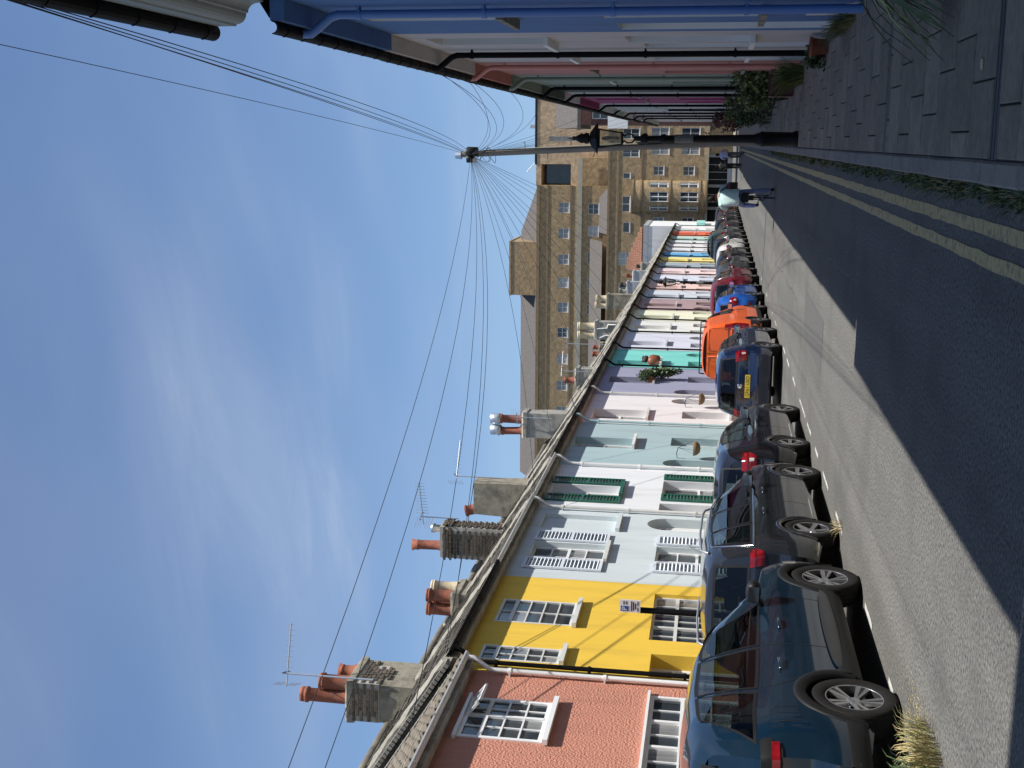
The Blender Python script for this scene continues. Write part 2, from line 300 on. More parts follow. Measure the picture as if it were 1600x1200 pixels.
# granite kerb, one stone after another
ks = MB(); ks.bevbox(-0.067, 0.067, -0.447, 0.447, -0.1, 0.121, 0.015); ksm = ks.mesh('kerbstone', [M_kerb])
for i in range(70): link('kerbstone', ksm, pav, (-0.163 + random.uniform(-.004,.004), 2.5 + i*0.9, random.uniform(-.003,.003)))
b = MB(); b.box(-0.23, -0.096, 65.1, 128, -0.02, 0.118); b.build('far_kerb', M_kerb, pav)
b = MB(); b.box(-8.0, -6.66, -20, 128, -0.02, 0.118); pavl = tag(b.build('pavement_left', M_slab), kind='structure')
for i in range(60): link('kerbstone', ksm, pavl, (-6.585 + random.uniform(-.004,.004), 5.0 + i*0.9, random.uniform(-.003,.003)))
b = MB(); b.box(-6.66, -6.5, 59, 128, -0.02, 0.12); b.build('far_kerb', M_kerb, pavl)
# road paint
road_mark = []
def strip(name, mat, xs, ys, z, wob, label):
    q = MB(); rows = []
    for y_ in np.arange(ys[0], ys[1], 0.28):
        e0 = random.uniform(-wob, wob); e1 = random.uniform(-wob, wob); rows.append([(xs[0] + e0, y_, z), (xs[1] + e1, y_, z)])
    q.grid(rows, 0, False); o = q.build(name, mat); o['kind'] = 'structure'; return o
strip('yellow_line', M_yline, (-0.545, -0.455), (-5, 92), 0.004, 0.007, '')
strip('yellow_line', M_yline, (-0.725, -0.64), (-5, 92), 0.004, 0.007, '')
for y0 in (6.2, 9.9, 11.35, 14.2, 16.1, 17.8, 19.2, 20.5, 21.4, 23.2, 25.3, 26.8, 31.0, 33.2, 37.0, 41.5):
    strip('bay_marking', M_wline, (-4.515, -4.455), (y0, y0 + random.choice((0.55, 0.75, 0.9))), 0.004, 0.006, '')
# a repair patch and tar-filled cracks in the road
M_patch = pm('asphalt_patch', (0.075, 0.074, 0.071), rough=0.9, var=0.35, scale=70.0, bump=0.6, bscale=130.0)
q = MB(); q.add([(-3.35,18.2,.003),(-2.55,18.1,.003),(-2.5,21.9,.003),(-3.3,22.0,.003)], [(0,1,2,3)]); tag(q.build('road_patch', M_patch), kind='structure')
M_tar = pm('tar_seal', (0.03, 0.03, 0.031), rough=.6, var=.2, scale=12)
for (x, y0, y1) in ((-1.5, 14, 24), (-3.0, 24, 34)):
    q = MB(); rows = []; xx = x
    for y_ in np.arange(y0, y1, .16): xx += random.gauss(0, .018); ww = abs(random.gauss(.006, .004)); rows.append([(xx-ww, y_, .002), (xx+ww, y_, .002)])
    q.grid(rows, 0, False); tag(q.build('road_crack', M_tar), kind='structure')
# ------------------------------------------------------------------ house builders
def facade(mb, sd, w, z0, z1, ops, m=0, mr=0):
    us = sorted({0.002, w - 0.002} | {o['u0'] for o in ops} | {o['u1'] for o in ops}); zs = sorted({z0, z1} | {o['z0'] for o in ops} | {o['z1'] for o in ops})
    P = lambda n, u, z: (sd*n, u, z)
    for i in range(len(us)-1):
        for j in range(len(zs)-1):
            cu = (us[i]+us[i+1])/2; cz = (zs[j]+zs[j+1])/2
            if any(o['u0'] < cu < o['u1'] and o['z0'] < cz < o['z1'] for o in ops): continue
            mb.add([P(0,us[i],zs[j]),P(0,us[i+1],zs[j]),P(0,us[i+1],zs[j+1]),P(0,us[i],zs[j+1])], [(0,1,2,3)], m)
    for o in ops:
        d = o.get('d', 0.16); a, b_, c, e = o['u0'], o['u1'], o['z0'], o['z1']; r = (b_-a)/2
        top = e - r*0.95 if o.get('arch') else e
        for u in (a, b_): mb.add([P(0,u,c),P(-d,u,c),P(-d,u,top),P(0,u,top)], [(0,1,2,3)], mr)
        mb.add([P(0,a,c),P(0,b_,c),P(-d,b_,c),P(-d,a,c)], [(0,1,2,3)], mr)
        if o.get('arch'):
            n = 14; arc = [((a+b_)/2 - r*math.cos(math.pi*k/n), top + (e-top)*math.sin(math.pi*k/n)) for k in range(n+1)]
            for k in range(n):
                (p0, q0), (p1, q1) = arc[k], arc[k+1]
                mb.add([P(0,p0,q0),P(0,p1,q1),P(0,p1,e),P(0,p0,e)], [(0,1,2,3)], m)
                mb.add([P(0,p0,q0),P(0,p1,q1),P(-d,p1,q1),P(-d,p0,q0)], [(0,1,2,3)], mr)
        else: mb.add([P(0,a,e),P(0,b_,e),P(-d,b_,e),P(-d,a,e)], [(0,1,2,3)], mr)
        if o.get('blind'): mb.add([P(-d,a,c),P(-d,b_,c),P(-d,b_,e),P(-d,a,e)], [(0,1,2,3)], mr)

def window(par, sd, u0, u1, z0, z1, d=0.16, cas=((1, 2),), rows=(0.5, 0.5), tr=1, mf=None, sill=None, sp=0.09, split=True, fw=0.045, curtain=False, arch=False):
    """sash or casement window: frame mesh, a pane for each light, a sill"""
    mf = mf or M_white; q = MB(); th = 0.05; nb = -d + 0.004; nf = nb + th
    def bx(ua, ub, za, zb, n0=nb, n1=nf): q.box(sd*n0, sd*n1, ua, ub, za, zb)
    bx(u0+.002, u0+fw, z0, z1-.002); bx(u1-fw, u1-.002, z0, z1-.002); bx(u0+fw, u1-fw, z1-fw, z1-.002); bx(u0+fw, u1-fw, z0+.002, z0+fw*1.2)
    H = z1 - z0 - 2.2*fw; Wd = u1 - u0 - 2*fw; zc = [z0 + fw*1.2]; tot = sum(rows)
    for r in rows: zc.append(zc[-1] + H * r / tot)
    ua = u0 + fw; panes = []; tc_ = sum(c[0] for c in cas)
    for k, (fr_, nc) in enumerate(cas):
        ub = ua + Wd * fr_ / tc_
        if k > 0: bx(ua - .03, ua + .03, z0+fw*1.2, z1-fw, nb+.002, nf+.008)
        for j in range(1, len(zc)-1):
            t_ = 0.028 if j == len(zc)-1-tr else 0.012
            bx(ua, ub, zc[j]-t_, zc[j]+t_, nb+.006, nf-.006 if t_ < .02 else nf+.004)
        for c in range(1, nc):
            uu = ua + (ub-ua)*c/nc; bx(uu-.012, uu+.012, z0+fw*1.2, z1-fw, nb+.008, nf-.012)
        for c in range(nc):
            for j in range(len(zc)-1): panes.append((ua + (ub-ua)*c/nc, ua + (ub-ua)*(c+1)/nc, zc[j], zc[j+1]))
        ua = ub
    w = q.build('window', mf, par)
    pick = M_pane if split else random.choice((M_pane, M_pane, M_pane2, M_pane2, M_pane3))
    if not split: panes = [(u0+fw, u1-fw, z0+fw, z1-fw)]
    for (a, b_, c, e) in panes:
        p = MB(); t_ = random.uniform(-.004, .004)
        p.add([(sd*(nb+.018), a, c), (sd*(nb+.018+t_), b_, c), (sd*(nb+.018+t_*.5), b_, e), (sd*(nb+.018-t_*.5), a, e)], [(0,1,2,3)]); p.build('pane', pick if not split or random.random() > .25 else M_pane2, w, recalc=False)
    if sill is not None:
        p = MB(); p.box(-sd*(d-.055), sd*sp, u0-.07, u1+.07, z0-.075, z0-.004); p.build('sill', sill, w)
    return w

def door(par, sd, u0, u1, z0, z1, d, mf, md, arch=False):
    q = MB(); nb = -d + 0.004; r = (u1-u0)/2; top = z1 - r*0.95 if arch else z1
    fl = top - (0.0 if arch else 0.34)
    q.box(sd*nb, sd*(nb+.05), u0+.002, u0+.06, z0, top); q.box(sd*nb, sd*(nb+.05), u1-.06, u1-.002, z0, top)
    q.box(sd*nb, sd*(nb+.05), u0+.06, u1-.06, fl-.05, fl)
    if arch:
        n = 12; arc = [((u0+u1)/2 - r*.99*math.cos(math.pi*k/n), top + (z1-top)*.99*math.sin(math.pi*k/n)) for k in range(n+1)]
        for k in range(n): q.bar((sd*(nb+.025), *arc[k]), (sd*(nb+.025), *arc[k+1]), .05, .05)
    dr = q.build('door', mf, par)
    p = MB(); p.box(sd*(nb+.002), sd*(nb+.035), u0+.06, u1-.06, z0, fl-.05)
    for (za, zb) in ((z0+.12, z0+.75), (z0+.9, fl-.18)):
        for (ua, ub) in ((u0+.12, (u0+u1)/2-.03), ((u0+u1)/2+.03, u1-.12)): p.box(sd*(nb+.03), sd*(nb+.047), ua, ub, za, zb)
    p.build('door_leaf', md, dr)
    p = MB()
    if arch: p.add([(sd*(nb+.015), (u0+u1)/2, top)] + [(sd*(nb+.015), a, c) for a, c in arc], [(0,k,k+1) for k in range(1, 13)])
    else: p.box(sd*nb, sd*(nb+.015), u0+.06, u1-.06, fl, top)
    p.build('pane', M_pane, dr)

SLAT = {}
def shutter(par, sd, u0, u1, z0, z1, mat):
    q = MB(); n0, n1 = 0.012, 0.05
    q.box(sd*n0, sd*n1, u0, u0+.05, z0, z1); q.box(sd*n0, sd*n1, u1-.05, u1, z0, z1)
    for z in (z0, (z0+z1)/2-.03, z1-.06): q.box(sd*n0, sd*n1, u0+.05, u1-.05, z, z+.06)
    s = q.build('shutter', mat, par); w = round(u1-u0-.1, 2); k = (w, sd, mat.name)
    if k not in SLAT:
        m_ = MB(); m_.mbox(Matrix.Rotation(sd*math.radians(40), 4, 'Y'), .046, w, .010); SLAT[k] = m_.mesh('slat', [mat])
    z = z0 + .095
    while z < z1 - .08:
        if abs(z - (z0+z1)/2) > .05: link('slat', SLAT[k], s, (sd*.031, (u0+u1)/2, z))
        z += .074

def gutter(par, sd, w, n, z, mat, r=0.062, ua=0.0, brk=1.0, u_end=None):
    q = MB(); ue = u_end if u_end is not None else w
    poly = [(sd*(n + r*math.cos(a)), z + r*math.sin(a)) for a in [math.pi + math.pi*k/8 for k in range(9)]]
    inner = [(sd*(n + .85*r*math.cos(a)), z + .85*r*math.sin(a) + .004) for a in [2*math.pi - math.pi*k/8 for k in range(9)]]
    q.prism(poly + inner, 'Y', ua, ue)
    u = ua + .35
    while u < ue:
        q.prism([(sd*(n + (r+.008)*math.cos(a)), z + (r+.008)*math.sin(a)) for a in [math.pi + math.pi*k/8 for k in range(9)]], 'Y', u-.018, u+.018); u += brk
    return q.build('gutter', mat, par)
def downpipe(par, sd, u, ztop, zg, ng, mat, r=0.036, z0=0.12, n=0.075):
    q = MB(); q.tube([(sd*ng, u, zg), (sd*ng, u, zg-.10), (sd*(ng*.75+n*.25), u, zg-.17), (sd*(n+.03), u, ztop+.07), (sd*n, u, ztop-.02), (sd*n, u, (ztop+z0)/2), (sd*n, u, z0)], r, 10)
    z = ztop - .3
    while z > .5:
        q.tube([(sd*n, u, z), (sd*n, u, z+.05)], r+.012, 10); q.box(0, sd*n, u-.05, u+.05, z+.012, z+.038); z -= 1.45
    return q.build('downpipe', mat, par)

def roof_tiles(par, sd, w, eave, ridge_n, ridge_z, kind, mat, back=True):
    n0, z0 = 0.20, eave + 0.03; q = MB(); L = math.hypot(n0 - ridge_n, ridge_z - z0); co = 0.28; nr = int(L/co) + 1
    dn, dz = (ridge_n - n0)/L, (ridge_z - z0)/L; nn, nz = -dz, dn                   # along the slope / outward normal
    if nz < 0: nn, nz = -nn, -nz
    P = lambda s, u, h: (sd*(n0 + dn*s + nn*h), u, z0 + dz*s + nz*h)
    if kind == 'pan':
        per = 0.24; us = np.arange(0.02, w-.01, per/8)
        for i in range(nr):
            a = i*co - .04; b_ = min(a + co + .06, L)
            hs = [0.035*math.cos(2*math.pi*u/per) + random.uniform(-.002, .002) for u in us]
            q.grid([[P(a, u, h+.02) for u, h in zip(us, hs)], [P(a, u, h+.055) for u, h in zip(us, hs)], [P(b_, u, h+.02) for u, h in zip(us, hs)]], 0, True)
    else:
        for i in range(nr):
            u = 0.02 - (0.15 if i % 2 else 0)
            while u < w - .02:
                a = i*co - .03 + random.uniform(-.012, .012); b_ = min(a + co + .05, L); ua, ub = max(u, .02)+.004, min(u+.3, w-.02)-.004; h = random.uniform(.012, .024)
                if ub > ua + .03:
                    q.add([P(a,ua,h+.012),P(a,ub,h+.012),P(b_,ub,.012),P(b_,ua,.012),P(a,ua,h),P(a,ub,h)], [(0,1,2,3),(0,4,5,1)], 0)
                u += .3
    q.add([P(0,.004,0),P(0,w-.004,0),P(L,w-.004,0),P(L,.004,0)], [(0,1,2,3)])
    bn = 2*ridge_n - n0
    if back: q.add([(sd*ridge_n,.004,ridge_z),(sd*ridge_n,w-.004,ridge_z),(sd*bn,w-.004,z0),(sd*bn,.004,z0)], [(0,1,2,3)])
    q.tube([(sd*ridge_n, .01, ridge_z+.02), (sd*ridge_n, w-.01, ridge_z+.02)], .10, 8)
    return tag(q.build('roof', mat, par, recalc=False))
def coping(par, sd, u, eave, ridge_n, ridge_z, hh=0.10, ww=0.15, mat=None):
    rows = []; n0, z0 = 0.17, eave + .03; st = 16; rr = random.Random(int(u*100) + int(eave*77))
    for i in range(st+1):
        t = i/st; n = n0 + (ridge_n-n0)*t; z = z0 + (ridge_z-z0)*t; j = lambda s: rr.uniform(-s, s)
        rows.append([(sd*(n+.02), u-ww, z-.08), (sd*n, u-ww+j(.02), z+hh*.55+j(.02)), (sd*n, u-ww*.4, z+hh+j(.018)), (sd*n, u+ww*.4, z+hh+j(.018)), (sd*n, u+ww+j(.02), z+hh*.55+j(.02)), (sd*(n+.02), u+ww, z-.08)])
    q = MB(); q.grid(rows, 0, False); q.add(rows[0], [tuple(range(6))]); return q.build('coping', mat or M_mortar, par)

BRK = {}
def brickmesh(kind):
    if kind not in BRK:
        q = MB()
        if kind == 'x': q.bevbox(-.101, .101, -.012, .012, -.0285, .0285, .003)
        else: q.bevbox(-.012, .012, -.101, .101, -.0285, .0285, .003)
        BRK[kind] = q.mesh('brick', [M_brk])
    return BRK[kind]
def lay_bricks(ch, face, a0, a1, z0, z1, pos, skip=None):
    """bricks on one face of a chimney; face 'x' runs along X at y=pos, face 'y' runs along Y at x=pos (local)"""
    z = z0 + .037; r = 0
    while z < z1 - .03:
        a = a0 + (.1125 if r % 2 else 0.0) + .11
        while a < a1 - .09:
            if not (skip and skip(a, z)):
                j = random.uniform(-.006, .004)
                link('brick', brickmesh(face), ch, (a, pos + (j), z) if face == 'x' else (pos - j, a, z), (random.uniform(-.02,.02), random.uniform(-.02,.02), 0))
            a += .225
        z += .0755; r += 1
POTS = {}
def pot(ch, x, y, z, h, r, mat, style='plain', tilt=(0, 0)):
    q = MB()
    if style == 'flare': pr = [(r*1.25,0),(r*1.2,.05),(r*.95,.12),(r*.92,h*.75),(r*1.05,h*.8),(r*1.05,h*.86),(r*.9,h*.88),(r*1.2,h),(r*.95,h*.995),(r*.8,h*.8)]
    else: pr = [(r*1.12,0),(r*1.05,.06),(r*.98,h*.82),(r*1.2,h*.85),(r*1.2,h*.90),(r*.98,h*.91),(r*1.12,h*.93),(r*1.12,h),(r*.85,h),(r*.8,h*.7)]
    q.lathe(pr, n=18); o = q.build('chimney_pot', mat, ch, (x, y, z)); o.rotation_euler = (tilt[0], tilt[1], 0); return o
def stack(par, x0, x1, y0, y1, z0, z1, mat, cap=True, seed=1, taper=0.0):
    """chimney body in house-local coordinates, slightly uneven, with a projecting head"""
    rr = random.Random(seed); rows = []; lev = [z0, z0+(z1-z0)*.3, z0+(z1-z0)*.6, z1-.22 if cap else z1]
    if cap: lev += [z1-.2, z1-.06, z1]
    for k, z in enumerate(lev):
        e = 0.045 if (cap and k in (4, 5)) else 0.0; e -= taper*(z-z0)/(z1-z0)
        if cap and k == 6: e = -.05
        j = lambda: rr.uniform(-.012, .012)
        rows.append([(x0-e+j(), y0-e+j(), z+j()), (x1+e+j(), y0-e+j(), z+j()), (x1+e+j(), y1+e+j(), z+j()), (x0-e+j(), y1+e+j(), z+j())])
    for r in rows: r.append(r[0])
    q = MB(); q.grid(rows, 0, False); q.add(rows[-1][:4], [(0,1,2,3)]); return q.build('chimney', mat, par)
# ------------------------------------------------------------------ terrace on the sunny side
XL = -8.0
SILLS = M_offw
def left_house(Y0, Y1, rgb, label, eave=5.40, wins=(), doors=(), blinds=(), pipe=None, gut=None, roofk='slate', group=None, texture=0.22, shutters=None, fasc=None, near=False, bs=45.0, dist=0.006, name='terraced_house', mr=None):
    w = Y1 - Y0; h = thing(name, label, 'house', (XL, Y0, 0), group=group or 'painted terrace along the sunny side'); sd = 1
    wm = paint('%d_%d_%d' % rgb, rgb, texture, bs, dist); ops = []
    for o in wins: ops.append(dict(u0=o['a']-Y0, u1=o['b']-Y0, z0=o['c'], z1=o['e'], d=o.get('d', .17)))
    for o in doors: ops.append(dict(u0=o['a']-Y0, u1=o['b']-Y0, z0=.12, z1=o['e'], d=o.get('d', .3), arch=o.get('arch')))
    for o in blinds: ops.append(dict(u0=o['a']-Y0, u1=o['b']-Y0, z0=o['c'], z1=o['e'], d=.1, blind=True))
    q = MB(); facade(q, sd, w, 0.0, eave, ops)
    rn, rz = -3.0, eave + 2.02; bn = -6.0
    for u in (.002, w-.002): q.add([(0,u,0),(bn,u,0),(bn,u,eave),(rn,u,rz-.03),(0,u,eave)], [(0,1,2,3,4)], 1)
    q.add([(bn,.002,0),(bn,w-.002,0),(bn,w-.002,eave),(bn,.002,eave)], [(0,1,2,3)])
    q.build('wall', [wm, M_cem2], h, recalc=False)
    for o in wins: window(h, sd, o['a']-Y0, o['b']-Y0, o['c'], o['e'], o.get('d', .17), o.get('cas', ((1, 2),)), o.get('rows', (1, 1)), o.get('tr', 1), o.get('mf'), o.get('sill', SILLS), o.get('sp', .09), o.get('split', near), o.get('fw', .045))
    for o in doors: door(h, sd, o['a']-Y0, o['b']-Y0, .14, o['e'], o.get('d', .3), M_white, o.get('md', M_white), o.get('arch'))
    for o in blinds:
        p = MB(); p.box(-.09, .085, o['a']-Y0-.06, o['b']-Y0+.06, o['c']-.09, o['c']-.004); p.build('sill', wm, h)
    for s in (shutters or ()): shutter(h, sd, s[0]-Y0, s[1]-Y0, s[2], s[3], s[4])
    p = MB(); p.box(.004, .19, .004, w-.004, eave-.11, eave+.02); p.build('fascia', fasc or M_cem, h)
    gutter(h, sd, w, .255, eave+.01, gut or M_black)
    if pipe: downpipe(h, sd, pipe[0]-Y0, eave-.42, eave-.03, .255, pipe[1])
    roof_tiles(h, sd, w, eave, rn, rz, roofk, M_tile if roofk == 'pan' else M_slate)
    coping(h, sd, 0.0, eave, rn, rz)
    return h

W2 = ((1, 1),); G2 = ((1, 2),)
def sash(a, b, c, e, **k): return dict(a=a, b=b, c=c, e=e, **k)
GRN = pm('green_shutter_paint', srgb(32, 92, 74), rough=0.45, var=0.08, scale=9)
BLU = paint('shutter_pale', (214, 220, 228), 0.05)
H = {}
# pink house, its casement hanging open
H['pink'] = left_house(12.6, 17.40, (200, 138, 116), 'salmon pink roughcast house with an open top casement, nearest of the sunny terrace', 5.14, near=True, texture=1.0, bs=30.0, dist=0.03,
    wins=[sash(15.24, 16.45, 3.66, 4.86, d=.035, cas=((1.25, 2), (1, 2)), rows=(1, 1, 1, .95), tr=1, sill=M_white, sp=.1, fw=.06),
          sash(14.60, 16.97, .92, 2.29, d=.05, cas=((1, 2), (1, 2), (1, 2)), rows=(1, 1, 1), tr=1, sill=M_white, sp=.1, fw=.06)], gut=M_offw, fasc=M_cem2, pipe=(17.30, M_white), roofk='pan')
q = MB()
for (a0, a1, c0, c1) in ((-.005,.3,-.02,.02),(-.3,-.265,0,0),): pass
fr = MB(); cw, chh = .56, .30
fr.box(0,.035,0,cw,0,.035); fr.box(0,.035,0,cw,-chh,-chh+.035); fr.box(0,.035,0,.035,-chh,0); fr.box(0,.035,cw-.035,cw,-chh,0); fr.box(.005,.03,cw/3-.01,cw/3+.01,-chh,0); fr.box(.005,.03,2*cw/3-.01,2*cw/3+.01,-chh,0)
oc = fr.build('open_casement', M_white, H['pink'], (.012, 16.42-12.6-cw, 4.80)); oc.rotation_euler = (0, math.radians(-52), 0); tag(oc, 'white top casement propped open')
p = MB(); p.box(.012,.018,.03,cw-.03,-chh+.03,-.03); p.build('pane', M_pane, oc)
for bb_ in ((15.18, 16.51, 4.862, 4.905), (14.5, 17.03, 2.292, 2.33)): hd = MB(); hd.box(.0, .06, bb_[0]-12.6, bb_[1]-12.6, bb_[2], bb_[3]); hd.build('drip_board', M_white, H['pink'])
H['yellow'] = left_house(17.40, 21.63, (232, 193, 72), 'bright yellow house with small-paned windows beside the pink house', 5.40, near=True,
    wins=[sash(19.40, 20.45, 3.74, 5.07, cas=((1, 2),), rows=(1, 1, 1, 1, .85), tr=1, mf=M_offw, d=.05), sash(17.84, 18.40, 3.76, 5.05, cas=((1, 2),), rows=(1, 1, 1, 1, .85), tr=1, mf=M_offw, d=.05),
          sash(19.05, 21.16, .85, 2.43, cas=((1, 2), (1, 2), (1, 2)), rows=(1, 1, 1, 1), tr=1, mf=M_offw, d=.12)],
    doors=[dict(a=17.62, b=18.48, e=2.36, d=.3, md=M_offw)], pipe=(17.56, M_black))
PB = (202, 211, 213)
H['bluegrey'] = left_house(21.63, 26.07, PB, 'pale blue-grey house with matching louvred shutters and a blind window', 5.40, near=True,
    wins=[sash(22.72, 23.72, 3.52, 5.0, cas=((1, 2),), rows=(1, 1, 1, 1), tr=2), sash(22.82, 23.82, .9, 2.53, cas=((1, 2),), rows=(1, 1, 1, 1), tr=2)],
    doors=[dict(a=24.92, b=25.72, e=2.80, arch=True, d=.25)], blinds=[sash(24.68, 25.66, 3.44, 5.05)], gut=M_offw, pipe=(25.97, M_offw),
    shutters=[(22.10, 22.66, 3.50, 5.02, BLU), (23.78, 24.34, 3.50, 5.02, BLU), (22.24, 22.78, .9, 2.54, BLU), (23.86, 24.40, .9, 2.54, BLU)])
H['green'] = left_house(26.07, 29.84, (229, 231, 233), 'white house with dark green louvred shutters and sill', 5.38, near=True,
    wins=[sash(27.17, 28.06, 3.56, 5.18, cas=((1, 2),), rows=(1, 1), tr=1, d=.24, sill=GRN, sp=.12), sash(27.54, 28.76, .9, 2.6, cas=((1, 2),), rows=(1, 1), tr=1, d=.24)],
    doors=[dict(a=26.24, b=26.86, e=2.61, d=.3)], gut=M_offw, pipe=(29.76, M_white),
    shutters=[(26.64, 27.12, 3.50, 5.22, GRN), (28.10, 28.58, 3.50, 5.22, GRN), (27.04, 27.50, .88, 2.6, GRN), (28.80, 29.22, .88, 2.6, GRN)])
H['sage'] = left_house(29.84, 34.71, (166, 190, 193), 'grey sage house with an arched doorway and hanging basket', 5.42,
    wins=[sash(31.8, 32.9, 3.58, 5.2, d=.26, sill=M_white, sp=.14), sash(32.3, 33.22, 1.0, 2.57, d=.26)], doors=[dict(a=30.1, b=30.82, e=2.70, arch=True)], pipe=(34.60, pm('sage_pipe', srgb(160,186,188), rough=.5)))
H['white'] = left_house(34.71, 38.82, (227, 224, 223), 'plain white house with a basket by its arched door, next to the lilac house', 5.40,
    wins=[sash(35.3, 36.6, 3.42, 5.05, d=.26), sash(35.7, 36.66, 1.0, 2.37, d=.26)], doors=[dict(a=37.75, b=38.5, e=2.76, arch=True)], pipe=(38.74, M_offw))
H['lilac'] = left_house(38.82, 43.89, (156, 158, 180), 'lilac house with a leafy plant trailing from its upper sill', 5.42,
    wins=[sash(40.9, 41.95, 3.50, 5.0, d=.26, sill=M_offw), sash(41.3, 42.3, 1.0, 2.33, d=.26)], doors=[dict(a=39.2, b=40.0, e=2.73, arch=True)], pipe=(43.82, M_black))
H['turq'] = left_house(43.89, 47.73, (128, 214, 203), 'turquoise house with brown pots on its upper sill', 5.40,
    wins=[sash(44.2, 45.25, 3.42, 5.0, d=.26, sill=M_white, sp=.16), sash(44.45, 45.4, 1.0, 2.4, d=.26)], doors=[dict(a=46.5, b=47.2, e=2.52, arch=True)], pipe=(47.66, M_black))
far = [  # Y0, Y1, colour, label
 (47.73, 52.06, (218, 220, 232), 'pale lavender house directly beyond the turquoise house'),
 (52.06, 55.89, (231, 231, 226), 'off-white house between the pale lavender and cream houses'),
 (55.89, 59.44, (236, 236, 208), 'cream house beside the mauve house'),
 (59.44, 63.85, (178, 152, 154), 'dusky mauve house in the middle of the terrace'),
 (63.85, 67.69, (212, 218, 226), 'pale grey house between the mauve house and the street lantern'),
 (67.69, 71.66, (242, 208, 199), 'peach pink house behind the far street lantern'),
 (71.66, 75.70, (222, 226, 239), 'very pale lavender-blue house just past the far street lantern'),
 (75.70, 79.81, (246, 220, 220), 'blush pink house before the grey house'),
 (79.81, 83.91, (168, 179, 188), 'mid grey house next to the lemon house'),
 (83.91, 87.89, (250, 230, 145), 'lemon yellow house next to the sky blue house'),
 (87.89, 91.67, (110, 180, 226), 'sky blue house next to the lemon house'),
 (91.67, 95.50, (232, 233, 236), 'white house just beyond the sky blue house'),
 (95.50, 99.20, (236, 232, 233), 'white house with a faded pink window, second past the blue'),
 (99.20, 102.96, (233, 235, 238), 'white house just before the pale mint house'),
 (102.96, 107.91, (192, 220, 210), 'pale mint house beside the coral house'),
 (107.91, 113.78, (228, 112, 82), 'coral orange house near the far end of the terrace'),
 (113.78, 120.9, (233, 231, 229), 'white house with shrubs, last in the terrace')]
for i, (a, b_, rgb, lab) in enumerate(far):
    m = (a+b_)/2; s = -1 if i % 2 else 1
    left_house(a, b_, rgb, lab, 5.40 + random.uniform(-.03, .03), wins=[sash(m-.9-s*.2, m+.15-s*.2, 3.4, 4.98, d=.24, sill=M_offw, sp=.12), sash(m-s*.75-.5, m-s*.75+.5, 1.0, 2.4, d=.24)],
               doors=[dict(a=m+s*1.15-.4, b=m+s*1.15+.4, e=2.5, arch=(i % 3 == 0))], pipe=(b_-.07, M_black))

# ------------------------------------------------------------------ chimneys, in house-local coordinates (x is measured from the facade plane)
def loc(hs, Y): return Y - hs.location.y
hh = H['yellow']; Yl = lambda Y: Y - 17.40
c = stack(hh, -2.93, -2.18, Yl(21.15), Yl(22.25), 6.3, 8.30, M_cem, seed=3)
q = MB(); q.box(-2.94, -2.165, Yl(21.13), Yl(22.0), 7.6, 8.09); q.build('mortar_bed', M_joint2, c)
lay_bricks(c, 'x', -2.93, -2.16, 7.62, 8.24, Yl(21.15) - .012 - .02)
lay_bricks(c, 'y', Yl(21.17), Yl(22.2), 7.45, 8.1, -2.18 + .02, skip=lambda a, z: (a - Yl(21.2) > .75 and z < 7.8) or (a-Yl(21.2) < .3 and z < 7.6))
pot(c, -2.62, Yl(21.45), 8.26, 1.0, .13, M_terra); pot(c, -2.72, Yl(21.85), 8.26, .52, .15, M_terra, 'plain'); pot(c, -2.35, Yl(21.5), 8.26, .62, .145, M_terra); pot(c, -2.35, Yl(22.0), 8.26, .38, .14, M_terra, 'flare')
cg = MB()
for k in range(10):
    a = 2*math.pi*k/10; cg.tube([(-2.72+.19*math.cos(a), Yl(21.85)+.19*math.sin(a), 8.55), (-2.72+.2*math.cos(a), Yl(21.85)+.2*math.sin(a), 8.92)], .006, 4)
for z in (8.56, 8.75, 8.92): cg.lathe([(.19, z), (.20, z), (.20, z+.012), (.19, z+.012)], (-2.72, Yl(21.85), 0), 16)
cg.build('wire_cage', M_alu, c)
hh = H['bluegrey']; Yl = lambda Y: Y - 21.63
c = stack(hh, -2.62, -2.02, Yl(25.75), Yl(26.75), 6.2, 7.22, M_cem, seed=5, taper=.06)
for k, (x, y, m_, s_) in enumerate([(-2.5, 25.95, M_terra, 'plain'), (-2.18, 25.95, M_terra, 'plain'), (-2.45, 26.3, M_terra, 'flare'), (-2.16, 26.45, M_buff, 'plain')]): pot(c, x, Yl(y), 7.18, .62, .135, m_, s_)
hh = H['green']; Yl = lambda Y: Y - 26.07
c = stack(hh, -2.54, -1.72, Yl(29.54), Yl(30.12), 6.2, 8.30, M_joint2, cap=False, seed=7)
lay_bricks(c, 'x', -2.56, -1.70, 6.5, 8.28, Yl(29.54) - .018); lay_bricks(c, 'y', Yl(29.54), Yl(30.15), 6.6, 8.28, -1.72 + .018)
lay_bricks(c, 'x', -2.59, -1.66, 7.98, 8.22, Yl(29.54) - .05); lay_bricks(c, 'y', Yl(29.5), Yl(30.2), 7.98, 8.22, -1.72 + .05)
pot(c, -2.3, Yl(29.8), 8.28, .80, .13, M_terra, 'flare', (0.0, -.03)); 
v = MB(); v.lathe([(.09, 0), (.09, .2), (.12, .2), (.12, .3), (.0, .32)], n=14); v.build('vent_cowl', M_steel, c, (-1.86, Yl(29.85), 8.28))
hh = H['sage']; Yl = lambda Y: Y - 29.84
c = stack(hh, -2.9, -1.85, Yl(34.3), Yl(35.05), 6.2, 8.36, M_cem, seed=9, cap=False, taper=.05); pot(c, -2.72, Yl(34.5), 8.3, .34, .15, M_terra, 'plain', (.1, -.25))
hh = H['lilac']; Yl = lambda Y: Y - 38.82
c = stack(hh, -2.72, -1.75, Yl(43.45), Yl(44.15), 6.2, 8.36, M_cem2, seed=10, taper=.03)
